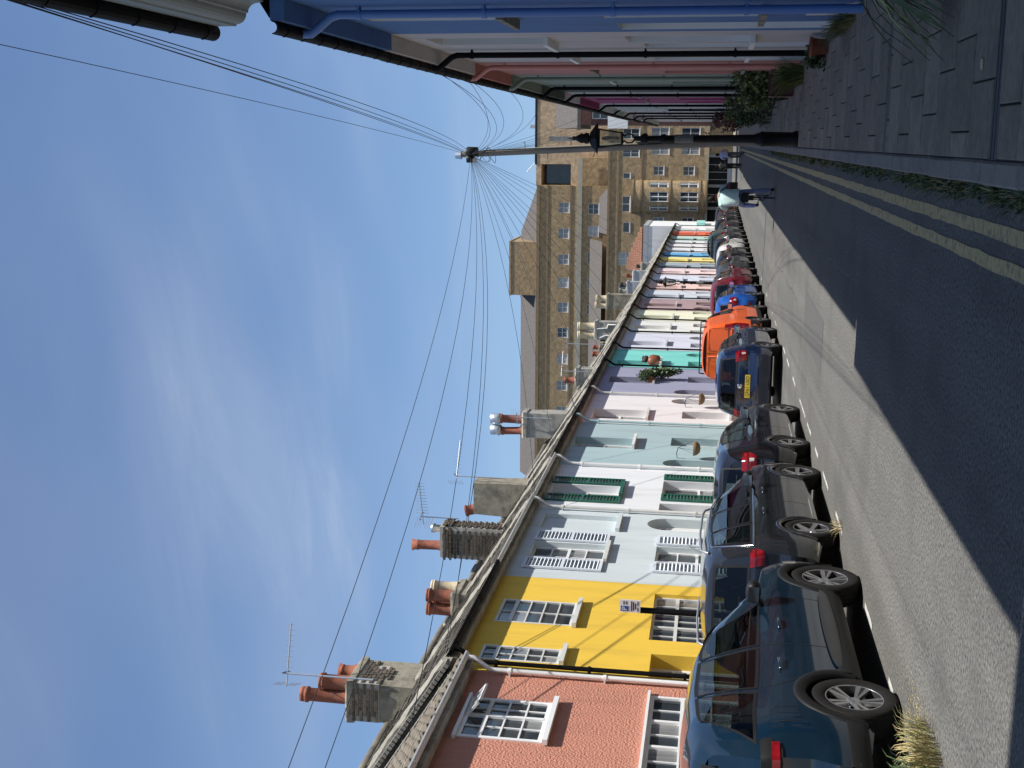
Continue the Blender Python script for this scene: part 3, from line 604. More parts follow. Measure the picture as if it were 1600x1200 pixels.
for x, dx_ in ((-2.5, -.05), (-2.08, .0)):
    o = pot(c, x, Yl(43.75), 8.34, .92, .15, M_terra, 'flare' if dx_ else 'plain', (0, dx_)); v = MB(); v.lathe([(.17,.82),(.20,.86),(.20,1.2),(.165,1.21),(.16,.9)], n=16); v.build('cowl', M_steel, c, (x, Yl(43.75), 8.34))
HS = {round(o.location.y, 2): o for o in COL.objects if o.type == 'EMPTY' and o.get('category') == 'house'}
def farstack(Yh, x0, x1, y0, y1, z1, mat, pots, seed):
    hs = HS[Yh]; c = stack(hs, x0, x1, y0-Yh, y1-Yh, 6.1, z1, mat, seed=seed)
    for (x, y, h_, r, m_, s_) in pots: pot(c, x, y-Yh, z1-.04, h_, r, m_, s_)
    return c
farstack(47.73, -2.3, -1.6, 51.8, 52.4, 7.35, M_cem2, [(-2.15, 52.0, .5, .14, M_terra, 'flare')], 21)
farstack(55.89, -2.5, -1.7, 59.1, 59.7, 7.0, M_cem, [(-2.2, 59.2, .35, .13, M_terra, 'flare'), (-1.9, 59.5, .35, .13, M_terra, 'flare')], 22)
c = farstack(63.85, -2.8, -1.8, 67.4, 68.0, 8.05, M_cem2, [(-2.6, 67.6, .95, .2, M_buff, 'plain'), (-2.1, 67.6, .95, .2, M_buff, 'plain')], 23)
v = MB(); v.tube([(-2.7, 67.37-63.85, 7.7), (-2.55, 67.37-63.85, 7.35), (-2.6, 67.37-63.85, 7.0), (-2.45, 67.37-63.85, 6.9)], .035, 6); v.tube([(-2.2, 67.37-63.85, 7.85), (-2.15, 67.37-63.85, 7.3), (-1.95, 67.37-63.85, 7.25), (-1.95, 67.37-63.85, 6.8)], .035, 6); v.build('white_paint_run', M_white, c)  # white paint runs down the stack, modelled as thin raised tubes
farstack(75.70, -2.7, -1.75, 79.5, 80.1, 8.45, M_cem, [(-2.5, 79.7, .75, .2, M_buff, 'plain'), (-2.05, 79.7, .7, .2, M_buff, 'plain')], 24)
farstack(83.91, -2.7, -1.8, 87.6, 88.2, 7.75, M_lead, [(-2.5, 87.8, .5, .2, M_cem, 'flare'), (-2.05, 87.8, .45, .2, M_brk, 'flare')], 25)
farstack(91.67, -2.6, -1.8, 95.2, 95.8, 7.8, M_lead, [(-2.2, 95.4, .5, .16, M_terra, 'plain')], 26)
farstack(99.20, -2.6, -1.9, 102.7, 103.2, 7.6, M_cem2, [(-2.2, 102.9, .4, .15, M_brk, 'plain')], 27)
# roof verge of the pink house: bedded tile edges and a cement slope against the yellow house
for uu, zz in ((4.62, .20), (4.2, .05)):
    q = MB()
    for k in range(44):
        t = k/44; n = .16 - 3.16*t; z = 5.2 + 2.0*t + zz; q.mbox(Matrix.Translation((n, uu + random.uniform(-.008,.008), z)) @ Matrix.Rotation(math.radians(32.5), 4, 'Y'), .062, .2, .07)
    q.build('verge', M_mortar, H['pink'])

# ------------------------------------------------------------------ shaded side
XR = 1.5
def right_house(Y0, Y1, rgb_, label, eave=6.5, wins=(), doors=(), pipe=None, gut=None, soff=.3, mr=None, ssill=None, cat='house', base=0.1, pit=2.2, jamb=None, name='terraced_house', lows=()):
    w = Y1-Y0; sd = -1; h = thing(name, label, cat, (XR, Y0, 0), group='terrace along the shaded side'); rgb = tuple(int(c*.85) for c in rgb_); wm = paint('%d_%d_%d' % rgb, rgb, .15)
    ops = [dict(u0=o['a']-Y0, u1=o['b']-Y0, z0=o['c'], z1=o['e'], d=o.get('d', .2)) for o in wins] + [dict(u0=o['a']-Y0, u1=o['b']-Y0, z0=.1, z1=o['e'], d=.35) for o in doors]
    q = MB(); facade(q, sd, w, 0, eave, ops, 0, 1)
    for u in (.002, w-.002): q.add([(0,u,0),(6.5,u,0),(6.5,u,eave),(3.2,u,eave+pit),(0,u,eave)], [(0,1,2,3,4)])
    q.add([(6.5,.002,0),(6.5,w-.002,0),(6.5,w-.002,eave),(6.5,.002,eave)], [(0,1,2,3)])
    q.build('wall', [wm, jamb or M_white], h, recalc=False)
    for o in wins: window(h, sd, o['a']-Y0, o['b']-Y0, o['c'], o['e'], o.get('d', .2), o.get('cas', ((1, 2),)), o.get('rows', (1, 1)), 1, M_white, ssill or M_cem2, .12, False)
    for o in doors: door(h, sd, o['a']-Y0, o['b']-Y0, .12, o['e'], .35, M_white, o.get('md', M_white))
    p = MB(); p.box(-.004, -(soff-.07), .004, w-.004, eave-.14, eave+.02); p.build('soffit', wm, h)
    gutter(h, sd, w, soff, eave+.0, gut or M_black, r=.07, brk=.62)
    for pp in (pipe or ()): downpipe(h, sd, pp[0]-Y0, eave-.45, eave-.05, soff, pp[1], r=.05, n=.09)
    p = MB(); p.add([(-.2,0.004,eave+.03),(-.2,w-.004,eave+.03),(3.2,w-.004,eave+pit),(3.2,.004,eave+pit),(6.7,.004,eave+.03),(6.7,w-.004,eave+.03)], [(0,1,2,3),(3,2,5,4)]); p.build('roof', M_slate, h, recalc=False)
    return h
# nearest: moulded cornice and heavy gutter passing overhead, and a taller house this side of it that throws the wide shadow
nh = thing('corner_house', 'grey-green house with deep moulded cornice and heavy black gutter overhead', 'house', (XR, 5.25, 0))
gg = paint('greygreen', (150, 158, 158), .1); q = MB(); q.box(0.002, 6.5, 0, 7.95, 0, 6.9); q.build('wall', gg, nh)
q = MB()
cp = [(0,6.44),(-.05,6.45),(-.06,6.50)] + [(-.06-.10*(1-math.cos(t)), 6.50+.12*math.sin(t)) for t in np.linspace(0, math.pi/2, 6)] + [(-.17,6.64)] + [(-.17-.11*math.sin(t), 6.64+.11*(1-math.cos(t))) for t in np.linspace(0, math.pi/2, 6)] + [(-.30,6.76),(-.30,6.98),(0,6.98)]; q.prism(cp, 'Y', .01, 7.8)
q.build('cornice', gg, nh); gutter(nh, -1, 7.85, .36, 7.05, M_black, r=.09, brk=.8)
p = MB(); p.add([(-.3,0,7.03),(-.3,7.8,7.03),(3.2,7.8,9.1),(3.2,0,9.1),(6.7,0,7.0),(6.7,7.8,7.0)], [(0,1,2,3),(3,2,5,4),(0,3,4),(1,2,5)]); p.build('roof', M_slate, nh, recalc=False)
q = MB(); q.box(0.002, 8, -14, -.75, 0, 12.4); q.build('tall_bay', gg, nh)
BP = pm('blue_pipe', srgb(92, 128, 184), rough=.5, var=.05)
bh = right_house(13.22, 17.75, (92, 138, 202), 'cornflower blue house with white window reveals, nearest on the shaded side', 6.42,
    wins=[sash(14.62, 15.85, 4.2, 6.02, d=.26, rows=(1, 1)), sash(14.5, 15.75, 1.18, 3.05, d=.26, rows=(1, 1))], doors=[dict(a=16.5, b=17.4, e=2.95)], pipe=[(14.1, BP)], ssill=M_cem)
p = MB(); p.add([(-.004, 14.3-13.22, .12), (-.004, 15.7-13.22, .12), (-.004, 15.7-13.22, .62), (-.004, 14.75-13.22, .62)], [(0,1,2,3)]); p.box(-.002,-.03, 14.2-13.22, 15.8-13.22, .10, .16); p.build('plinth_panel', M_offw, bh)
wh = lambda a, b_: [sash(a+1.2, a+2.4, 4.2, 6.0, d=.2), sash(a+1.2, a+2.4, 1.2, 3.0, d=.2)]
SG = pm('sage_pipe_dark', srgb(128, 140, 128), rough=.5, var=.05); PK = pm('pink_pipe', srgb(196, 132, 122), rough=.5, var=.05)
right_house(17.75, 20.95, (226, 222, 222), 'white house between the blue house and its black drainpipe', 6.45, [sash(18.6, 19.8, 4.2, 6.0), sash(18.5, 19.6, 1.2, 3.0)], [dict(a=19.9, b=20.7, e=2.8)], pipe=[(20.9, M_black)], ssill=M_white)
right_house(20.95, 24.2, (222, 216, 214), 'off-white house between the black drainpipe and the pink house', 6.45, [sash(21.8, 22.9, 4.2, 6.0), sash(21.6, 22.7, 1.2, 3.0)], [dict(a=23.1, b=23.9, e=2.8)], ssill=M_white)
right_house(24.2, 28.8, (206, 142, 134), 'dusty pink house with a pink drainpipe on the shaded side', 6.5, wh(24.2, 0), [dict(a=27.5, b=28.4, e=2.8)], pipe=[(24.4, PK)], ssill=M_cem, jamb=paint('pinkjamb', (206,142,134)))
right_house(28.8, 33.9, (150, 164, 150), 'sage grey-green house with a matching drainpipe on the shaded side', 6.5, wh(28.8, 0), [dict(a=32.4, b=33.3, e=2.8)], pipe=[(29.0, SG)], ssill=M_offw, jamb=paint('sagejamb', (150,164,150)))
right_house(33.9, 39.0, (84, 108, 92), 'dark green house next to the sage house', 6.5, wh(33.9, 0), [dict(a=37.4, b=38.3, e=2.8)], pipe=[(34.1, M_black)], jamb=paint('gj', (84,108,92)))
right_house(39.0, 43.4, (224, 216, 220), 'white house squeezed between the green and magenta houses', 6.5, wh(39.0, 0), [dict(a=42.2, b=43.0, e=2.8)], pipe=[(39.2, M_black)])
right_house(43.4, 50.6, (158, 38, 108), 'magenta house on the shaded side', 6.5, wh(43.6, 0), [dict(a=48.4, b=49.3, e=2.8)], pipe=[(50.4, M_black)], jamb=paint('mj', (158,38,108)))
wg = right_house(50.6, 57.5, (218, 224, 226), 'white house with a lattice screen beyond the magenta house', 6.5, [sash(51.8, 53, 4.2, 5.9), sash(51.6, 52.9, 1.2, 3)], [dict(a=56.2, b=57.0, e=2.8)], pipe=[(57.3, M_black)])
q = MB()
for k in range(9): q.box(-.10, -.13, 3.9+.27*k, 3.94+.27*k, 3.9, 5.9)
for k in range(11): q.box(-.11, -.14, 3.9, 6.1, 3.9+.195*k, 3.93+.195*k)
q.box(-.0,-.16,3.85,3.9,3.85,5.95); q.box(0,-.16,6.1,6.15,3.85,5.95); q.build('lattice_screen', M_offw, wg)
right_house(57.5, 64, (196, 206, 202), 'pale grey-mint house with black pipe past the lattice screen', 6.5, wh(58, 0), [dict(a=62.4, b=63.3, e=2.8)], pipe=[(63.8, M_black)])
right_house(64, 71, (226, 226, 228), 'white house far along the shaded side', 6.5, wh(65, 0), [dict(a=69.4, b=70.3, e=2.8)], pipe=[(70.8, M_black)])
right_house(71, 78, (204, 200, 206), 'pale grey house far along the shaded side', 6.4, wh(72, 0), [dict(a=76.4, b=77.3, e=2.8)], pipe=[(77.8, M_black)])
right_house(78, 96, (220, 218, 214), 'long white building closing the shaded side', 6.2, wh(80, 0) + wh(86, 0), [dict(a=92.4, b=93.3, e=2.8)])
# ------------------------------------------------------------------ brick blocks closing the street
M_bk1 = brick_mat('london_stock', (0.39, 0.27, 0.145), (0.25, 0.175, 0.088), (0.33, 0.25, 0.15))
M_bk2 = brick_mat('tan_brick', (0.50, 0.36, 0.225), (0.44, 0.315, 0.195), (0.42, 0.32, 0.22))
M_bk3 = brick_mat('red_brick', (0.10, 0.035, 0.028), (0.075, 0.028, 0.024), (0.10, 0.06, 0.05))
M_shing = pm('grey_shingle', (.085,.076,.07), rough=.85, var=.35, scale=6.0, bump=.4, bscale=12)
M_stone = pm('portland_stone', (0.34, 0.32, 0.26), rough=.85, var=.15, scale=3.0, dark=(.16,.15,.12), dscale=1.5, damt=.5)
M_cop = pm('brown_coping', (0.21, 0.15, 0.085), rough=.85, var=.15, scale=3.0)
R90 = -math.pi/2
def block(name, label, X0, X1, Y, z0, z1, ops, mat, depth, roofpts=None, d=.16, cat='building'):
    h = thing(name, label, cat, (X0, Y, 0), R90); w = X1-X0; q = MB()
    facade(q, 1, w, z0, z1, [dict(u0=o[0]-X0, u1=o[1]-X0, z0=o[2], z1=o[3], d=d) for o in ops])
    for u in (.002, w-.002): q.add([(0,u,z0),(-depth,u,z0),(-depth,u,z1),(0,u,z1)], [(0,1,2,3)])
    q.add([(-depth,0,z0),(-depth,w,z0),(-depth,w,z1),(-depth,0,z1)], [(0,1,2,3)]); q.add([(0,0,z1-.01),(0,w,z1-.01),(-depth,w,z1-.01),(-depth,0,z1-.01)], [(0,1,2,3)])
    q.build('wall', mat, h, recalc=False)
    for o in ops: window(h, 1, o[0]-X0, o[1]-X0, o[2], o[3], d, o[4] if len(o) > 4 else ((1, 2),), o[5] if len(o) > 5 else (1, 1), 1, M_white, M_white, .06, len(o) > 6, fw=.06)
    return h
def band(h, u0, u1, z0, z1, n, mat, name='string_course'): q = MB(); q.box(-.02, n, u0, u1, z0, z1); return q.build(name, mat, h)
w1 = [(x-.58, x+.58, 18.02, 19.25, ((1, 2),), (1, 1)) for x in (-7.40, -10.32, -13.28, -15.96, -18.81, -21.76, -24.88, -28.03, -31.1)] + [(x-.6, x+.6, 14.66, 15.87, ((1, 2),), (1, 1)) for x in (-7.5, -10.0, -13.0, -16.0, -19.0, -22.0)]
A = block('brick_tower_block', 'tall ochre brick block with rows of small white windows and slate roof', -40, -4.9, 140, 0, 21.6, w1, M_bk1, 16)
band(A, -.05, 35.15, 21.4, 21.75, .14, M_cop, 'coping'); band(A, -.05, 35.15, 20.4, 20.62, .05, M_cop); band(A, -.05, 35.15, 17.75, 17.95, .06, M_cop); band(A, -.05, 38.2, 16.55, 17.12, .16, M_stone, 'cornice')
q = MB(); rp = [(-.6,0,21.75),(-.6,35,21.75),(-5,29.5,24.3),(-5,0,24.3),(-15.9,35,21.75),(-15.9,0,21.75),(-11,29.5,24.3),(-11,0,24.3)]; q.add(rp, [(0,1,2,3),(1,4,6,2),(2,6,7,3),(4,5,7,6)]); q.build('roof', M_shing, A)
q = MB(); q.box(-.9, -8, -17.6+40, -11.4+40, 21.8, 25.0); q.box(-.84, -8.05, -17.68+40, -11.32+40, 24.85, 25.05); q.build('roof_house', M_bk1, A)
q = MB(); q.box(.0, 3.8, 40-26, 40-10.9, 12.9, 13.0); q.add([(3.9,40-26,13.85),(3.9,40-10.85,13.85),(.02,40-10.85,15.6),(.02,40-26,15.6)], [(0,1,2,3)]); q.add([(3.9,40-10.1,13.25),(3.9,40-4.9,13.25),(.02,40-6.2,14.6),(.02,40-10.1,14.6)], [(0,1,2,3)]); q.build('lean_to_roof', M_shing, A, recalc=False)
wl = [(-7.55, -5.85, 10.87, 11.75, ((1, 1), (1, 1)), (1,)), (-3.95, -3.35, 10.92, 11.7, ((1, 1),), (1,)), (-9.8, -8.7, 10.85, 11.6, ((1, 1),), (1,)), (-3.55, -2.6, 7.3, 8.45), (-3.55, -2.6, 4.03, 5.24), (-8.95, -8.1, 7.2, 8.35), (-8.95, -8.1, 4.0, 5.2),
      (-1.35, -.45, 6.8, 8.7), (-1.35, -.45, 3.55, 5.5), (.35, 1.5, 6.85, 8.75), (.35, 1.5, 3.55, 5.5), (-1.65, -.72, 10.0, 11.8), (.3, 1.4, 10.0, 11.8), (-13.4, -12.0, 10.3, 12.2, ((1, 1), (1, 1)), (1, 1)), (-16.6, -15.4, 10.3, 12.0), (2.6, 3.6, 6.85, 8.75), (2.6, 3.6, 3.55, 5.5)]
Cb = block('brick_shop_block', 'ochre brick block with a rounded two-storey bow above dark shopfronts', -26, 8, 136, 2.62, 13.2, wl, M_bk1, 3.9)
band(Cb, -.05, 34.05, 13.1, 13.35, .1, M_cop, 'coping'); band(Cb, -.05, 34.05, 12.1, 12.3, .05, M_cop); band(Cb, -.05, 34.05, 9.6, 9.75, .06, M_cop); band(Cb, 16.5, 34.05, 2.5, 2.75, .25, M_stone, 'shop_cornice')
# bow
q = MB(); cx, rr_ = -5.82+26, 1.72; n = 20
def bow(z, k, ex=0.0): a = math.pi*k/n; return ((.72*rr_+ex)*math.sin(a) + .02, cx - (rr_+ex)*math.cos(a), z)
zr = [2.75, 3.5, 5.5, 6.7, 8.75, 10.6]
for i in range(5):
    for k in range(n):
        if i in (1, 3) and (k in (3, 4, 5, 8, 9, 10, 11, 14, 15, 16)): continue
        q.add([bow(zr[i],k), bow(zr[i],k+1), bow(zr[i+1],k+1), bow(zr[i+1],k)], [(0,1,2,3)])
q.add([bow(10.6, k) for k in range(n+1)], [tuple(range(n+1))]); bw = q.build('bow', M_bk1, Cb, recalc=False)
for z in (10.45, 9.55, 6.45, 3.25, 2.62):
    q = MB(); [q.add([bow(z,k,.08), bow(z,k+1,.08), bow(z+.18,k+1,.08), bow(z+.18,k,.08), bow(z,k,-.1), bow(z,k+1,-.1), bow(z+.18,k+1,-.1), bow(z+.18,k,-.1)], [(0,1,2,3),(4,5,1,0),(3,2,6,7)]) for k in range(n)]; q.build('bow_string', M_cop, bw, recalc=False)
for (z0_, z1_) in ((3.5, 5.5), (6.7, 8.75)):
    for (k0, k1) in ((3, 6), (8, 12), (14, 17)):
        q = MB(); pts = [(bow(z0_, k, -.08), bow(z1_, k, -.08)) for k in range(k0, k1+1)]
        for i in range(len(pts)-1):
            for (za, zb) in ((0, .06), (.5, .54), (.94, 1)): 
                f_ = lambda p, t: tuple(p[0][c] + (p[1][c]-p[0][c])*t for c in range(3)); q.add([f_(pts[i],za), f_(pts[i+1],za), f_(pts[i+1],zb), f_(pts[i],zb)], [(0,1,2,3)])
        for i in (0, len(pts)//2, len(pts)-1): q.tube([pts[i][0], pts[i][1]], .05, 4)
        wd = q.build('bow_window', M_white, bw, recalc=False)
        q = MB(); q.grid([[bow(z0_, k, -.1) for k in range(k0, k1+1)], [bow(z1_, k, -.1) for k in range(k0, k1+1)]], 0, False); q.build('pane', M_pane, wd, recalc=False)
# shop fronts on the ground floor
q = MB(); q.box(-.4, -.3, 0, 34, 0, 2.6); q.build('shop_interior', M_dark, Cb)
q = MB(); [q.box(-.3, .02, u, u+.3, 0, 2.6) for u in (13, 16.5, 18.8, 21.2, 24.4, 26.2, 28.6, 31.0, 33.7)]; q.build('shop_pier', pm('grey_pier', (.22,.22,.22), rough=.7), Cb)
q = MB(); [q.box(-.28, -.24, u, u+.05, 0, 2.5) for u in (19.6, 20.4, 22.0, 22.8, 23.6)]; q.box(-.28, -.2, 18.9, 24.4, .0, .5); q.build('shop_frame', M_lead, Cb)
q = MB(); q.box(-.26, -.2, 24.6, 33.7, 0, 2.5); q.build('shop_panel', M_bk1, Cb)
# tan block with an overhanging corner
q = MB(); q.box(-.35, -6, 35.1, 38.2, 0, 17.1); q.build('link_wall', M_bk1, A)
T = block('tan_brick_building', 'modern tan brick building with overhanging corner above the street end', -2.55, 9, 141, 13, 22.05, [(0.0, .56, 16.2, 20.56, ((1, 1),), (1, 1, 1))], M_bk2, 8, d=.25)
band(T, -.03, 11.6, 21.9, 22.15, .05, M_plast, 'coping')
q = MB(); q.box(.0, -7.9, -2.4, 0, 17.2, 18.0); q.box(.0, -7.9, -2.4, 0, 21.4, 22.0); q.box(-2.6, -7.9, -2.4, 0, 18.0, 21.4); q.build('overhang', M_bk2, T)
q = MB(); q.box(-2.5, -2.4, -2.3, -.1, 18.1, 21.3); q.build('overhang_glazing', M_pane, T)
q = MB(); q.box(-1.5, -1.45, 2, 2.03, 22.1, 23.6); q.box(-1.5, -1.3, 4, 4.4, 22.1, 22.9); q.tube([(-1, .3, 22.1), (-1, -.9, 23.2)], .05, 6); q.build('roof_rail', M_alu, T)
# white corner building with a red tiled hip roof beyond the terrace
wb = thing('white_corner_building', 'white rendered building with red tiled hip roof at the far end of the terrace', 'building', (-15.5, 121.3, 0), R90)
q = MB(); facade(q, 1, 7.45, 0, 8.05, []); q.add([(0,7.44,0),(-8,7.44,0),(-8,7.44,8.05),(0,7.44,8.05)], [(0,1,2,3)]); q.add([(0,0,0),(-8,0,0),(-8,0,8.05),(0,0,8.05)], [(0,1,2,3)]); q.build('wall', paint('farwhite', (232, 232, 230), .2), wb, recalc=False)
q = MB(); q.box(.06, -8.1, -.06, 7.5, 8.05, 8.5); q.build('parapet', M_lead, wb)
q = MB(); n_ = 7
for i in range(n_):
    for j in range(16):
        t0, t1 = i/n_, (i+1)/n_; z0_, z1_ = 8.5+1.6*t0, 8.5+1.6*t1; ua, ub = 2.9+.0*t0, 7.3-3.7*t0; a = ua+(ub-ua)*j/16; b_ = ua+(ub-ua)*(j+1)/16
        q.mbox(Matrix.Translation((-.2-2.6*(t0+t1)/2, (a+b_)/2, (z0_+z1_)/2 + .02)) @ Matrix.Rotation(math.radians(-60), 4, 'Y') , .28, b_-a-.03, .5)
q.add([(-.2,2.9,8.5),(-.2,7.3,8.5),(-2.9,3.6,10.15),(-2.9,2.9,10.15)], [(0,1,2,3)]); q.add([(-.2,7.3,8.5),(-7.5,7.3,8.5),(-5,3.6,10.15),(-2.9,3.6,10.15)], [(0,1,2,3)])
q.build('roof', pm('red_tile', (.19, .085, .05), rough=.85, var=.25, scale=5), wb, recalc=False)
q = MB(); q.box(.02, -.5, 2.6, 4.2, 5.2, 7.3); q.build('chimney_breast', M_cem2, wb); q = MB(); q.lathe([(.14,0),(.12,.5),(.16,.55),(.1,.6)], n=10); q.build('chimney_pot', M_terra, wb, (-.2, 3.4, 7.3))
q = MB(); q.box(-1, -5, 7.45, 7.75, 2.6, 3.4); q.build('shop_canopy', pm('mint_canopy', srgb(150, 212, 200), rough=.6), wb)
# dark red building rising behind the shaded terrace
dr_ = thing('dark_red_building', 'dark red brick building with white sashes rising behind the shaded terrace', 'building', (1.35, 99, 0), R90)
q = MB(); dops = [dict(u0=a, u1=a+1.0, z0=z, z1=z+1.3, d=.15) for a in (.4, 2.2) for z in (7.2, 10.2)]; facade(q, 1, 8, 0, 12.6, dops); q.add([(0,.002,0),(-10,.002,0),(-10,.002,12.6),(0,.002,12.6)], [(0,1,2,3)]); q.add([(0,8,0),(-10,8,0),(-10,8,12.6),(0,8,12.6)], [(0,1,2,3)]); q.build('wall', M_bk3, dr_, recalc=False)
for o in dops: window(dr_, 1, o['u0'], o['u1'], o['z0'], o['z1'], .15, ((1, 2),), (1, 1), 1, M_white, M_white, .05, False, .07)
q = MB(); q.prism([(-.3, 12.6), (-5, 15), (-10.3, 12.6)], 'Y', -.3, 8.3); q.box(.15, .3, -.45, 8.3, 12.35, 12.62); q.build('roof', M_shing, dr_)
sb = MB(); sb.box(1.0, 2.25, 97.4, 97.46, 8.55, 10.1); sb.tube([(1.6, 97.43, 5.9), (1.6, 97.43, 8.6)], .05, 6); tag(sb.build('white_board', M_white), 'blank white board above the shaded rooftops near the red building', 'board')

# ------------------------------------------------------------------ telegraph pole with its fan of wires
tp = thing('telegraph_pole', 'tall wooden telegraph pole with a fan of wires behind the street lamp', 'pole', (0.06, 40, 0.1))
q = MB(); q.tube([(0, 0, 0), (-.24, 0, 5), (-.50, 0, 9.85)], [.15, .125, .095], 14); q.build('shaft', M_wood, tp)
q = MB(); q.tube([(-.52, 0, 9.75), (-.53, 0, 9.95)], [.13, .10], 12); q.build('cap', M_steel, tp)
q = MB(); q.lathe([(.0,-.02),(.15,-.02),(.16,.3),(.13,.36),(.0,.38)], (-.40, -.14, 9.2), 14); q.lathe([(.0,0),(.13,0),(.14,.2),(.0,.22)], (-.62, -.1, 9.35), 12); q.build('terminal_box', M_plast, tp)
q = MB()
for k in range(6): q.box(-.75+.0*k, -.62, -.2+.07*k, -.16+.07*k, 9.28, 9.34)
q.build('terminal_block', M_white, tp)
for k in range(8):
    z = 2.4 + .75*k; s = 1 if k % 2 else -1; x = -.24*z/5; q = MB(); q.tube([(x, 0, z), (x+s*.26, 0, z+.01), (x+s*.28, 0, z+.05)], .012, 6); q.build('step', M_iron, tp)
for k in range(5):
    q = MB(); a0 = random.uniform(0, 6); pts = [(-.5 + (.13+.1*k*.5)*math.cos(a0+t)*(.7+.3*math.sin(t*2)), -.1+.15*math.sin(a0+t), 9.1 - .09*k + .12*math.sin(t+k)) for t in np.linspace(0, 5.2, 14)]; q.tube(pts, .008, 5); q.build('cable_loop', M_wire, tp)
q = MB(); q.tube([(-.36, -.12, 9.0), (-.28, -.13, 7), (-.15, -.14, 4), (0.05, -.16, .3)], .022, 6); q.build('riser_cable', M_wire, tp)
PT = Vector((-.46, 40, 9.55))
def wire(end, sag, start=None, r=.0062):
    a = (start or PT) - Vector((.06, 40, .1)); e = Vector(end) - Vector((.06, 40, .1)); pts = []
    for k in range(15):
        t = k/14; p = a.lerp(e, t); p.z -= sag*4*t*(1-t); pts.append(p)
    q = MB(); q.tube(pts, r, 5, cap=False); q.build('wire', M_wire, tp)
for (e, s_) in [((-7.72, 13.0, 6.55), .4), ((-7.72, 13.0, 6.1), .65), ((-7.72, 14.6, 5.35), .5), ((-7.72, 17.4, 5.45), .5), ((-7.72, 17.5, 5.5), .62), ((-7.72, 26.1, 5.35), .35), ((-7.72, 29.9, 5.4), .3), ((-7.72, 34.7, 5.4), .3), ((-7.72, 34.8, 5.4), .22), ((-7.72, 38.8, 5.4), .3), ((-7.72, 43.9, 5.4), .25), ((-7.72, 47.7, 5.4), .3), ((-7.72, 52, 5.4), .28), ((-7.72, 55.9, 5.4), .3), ((-7.72, 63.8, 5.4), .35), ((-7.72, 71.6, 5.4), .4), ((-7.72, 80, 5.4), .45), ((-7.72, 88, 5.4), .5)]: wire(e, s_)
for (e, s_) in [((1.02, 8.2, 6.75), .35), ((1.02, 8.5, 6.75), .5), ((1.02, 8.8, 6.75), .75), ((1.02, 8.35, 6.75), .25), ((1.5, 4.4, 10.0), .55), ((1.2, 20.9, 6.45), 1.0), ((1.2, 21.3, 6.45), .8), ((1.2, 24.4, 6.5), .9), ((1.2, 24.3, 6.5), .5), ((1.2, 28.9, 6.5), .95), ((1.2, 33.9, 6.5), .7), ((1.2, 50.7, 6.5), .25), ((1.2, 57.5, 6.5), .3), ((1.2, 64, 6.5), .3), ((1.2, 71, 6.4), .35), ((1.2, 78, 6.3), .4), ((1.2, 85, 6.2), .4), ((1.2, 90, 6.2), .5)]: wire(e, s_, r=.0052)

# ------------------------------------------------------------------ street lanterns
M_lglass = thin_glass('lantern_glass', (0.75, 0.78, 0.76))
def lantern(loc, label, h=3.3, black=None):
    t = thing('street_lamp', label, 'street lamp', loc, group='old lantern street lamps'); mi = black or M_iron
    q = MB(); q.lathe([(.15,0),(.155,.06),(.13,.1),(.135,.62),(.15,.66),(.12,.72),(.095,.80)], n=14); q.build('base', mi, t)
    q = MB(); q.lathe([(.085,.78),(.075,1.3),(.066,h-.62),(.085,h-.6),(.085,h-.55),(.06,h-.5),(.055,h-.28),(.10,h-.25),(.10,h-.19),(.05,h-.12),(.045,h)], n=14); q.build('shaft', mi, t)
    q = MB(); q.lathe([(.078,1.95),(.079,2.3)], n=14, smooth=True); q.build('notice_band', pm('faded_notice', (.13,.13,.12), rough=.6, var=.4, scale=25), t)
    z0 = h + .22
    q = MB()
    for k in range(4):
        a = math.pi/4 + k*math.pi/2; c, s = math.cos(a), math.sin(a); q.tube([(.03*c,.03*s,h-.02),(.11*c,.11*s,h+.03),(.12*c,.12*s,h+.12),(.06*c,.06*s,h+.18),(.13*c,.13*s,z0)], .014, 6)
    q.build('cradle', mi, t)
    q = MB()
    def ring(a, z, th):
        for k in range(4):
            p0 = (a*math.cos(math.pi/4+k*math.pi/2), a*math.sin(math.pi/4+k*math.pi/2), z); p1 = (a*math.cos(math.pi/4+(k+1)*math.pi/2), a*math.sin(math.pi/4+(k+1)*math.pi/2), z); q.bar(p0, p1, th, th)
    ring(.15, z0, .025); ring(.25, z0+.46, .026)
    for k in range(4):
        a = math.pi/4 + k*math.pi/2; q.bar((.15*math.cos(a), .15*math.sin(a), z0), (.25*math.cos(a), .25*math.sin(a), z0+.46), .02, .02)
    fr_ = q.build('lantern_frame', mi, t)
    for k in range(4):
        a0 = math.pi/4 + k*math.pi/2; a1 = a0 + math.pi/2; g = MB(); g.add([(.148*math.cos(a0),.148*math.sin(a0),z0),(.148*math.cos(a1),.148*math.sin(a1),z0),(.247*math.cos(a1),.247*math.sin(a1),z0+.46),(.247*math.cos(a0),.247*math.sin(a0),z0+.46)], [(0,1,2,3)]); g.build('pane', M_lglass, fr_, recalc=False)
    q = MB(); q.lathe([(.29, z0+.47), (.28, z0+.495), (.11, z0+.62), (.0, z0+.64)], n=4, smooth=False); q.build('hood', mi, t); 
    q = MB(); q.lathe([(.10,z0+.64),(.11,z0+.70),(.085,z0+.74),(.10,z0+.78),(.06,z0+.86),(.035,z0+.9),(.045,z0+.94),(.015,z0+.98),(.008,z0+1.06),(0,z0+1.07)], n=12); q.build('finial', mi, t)
    q = MB(); q.lathe([(.0,z0+.05),(.035,z0+.06),(.03,z0+.22),(.05,z0+.26),(.03,z0+.38),(0,z0+.4)], n=10); q.build('lamp', M_clear, t); return t
lantern((0.06, 24.1, 0.12), 'black cast-iron lantern lamp post on the shaded pavement in front of the telegraph pole', 3.08)
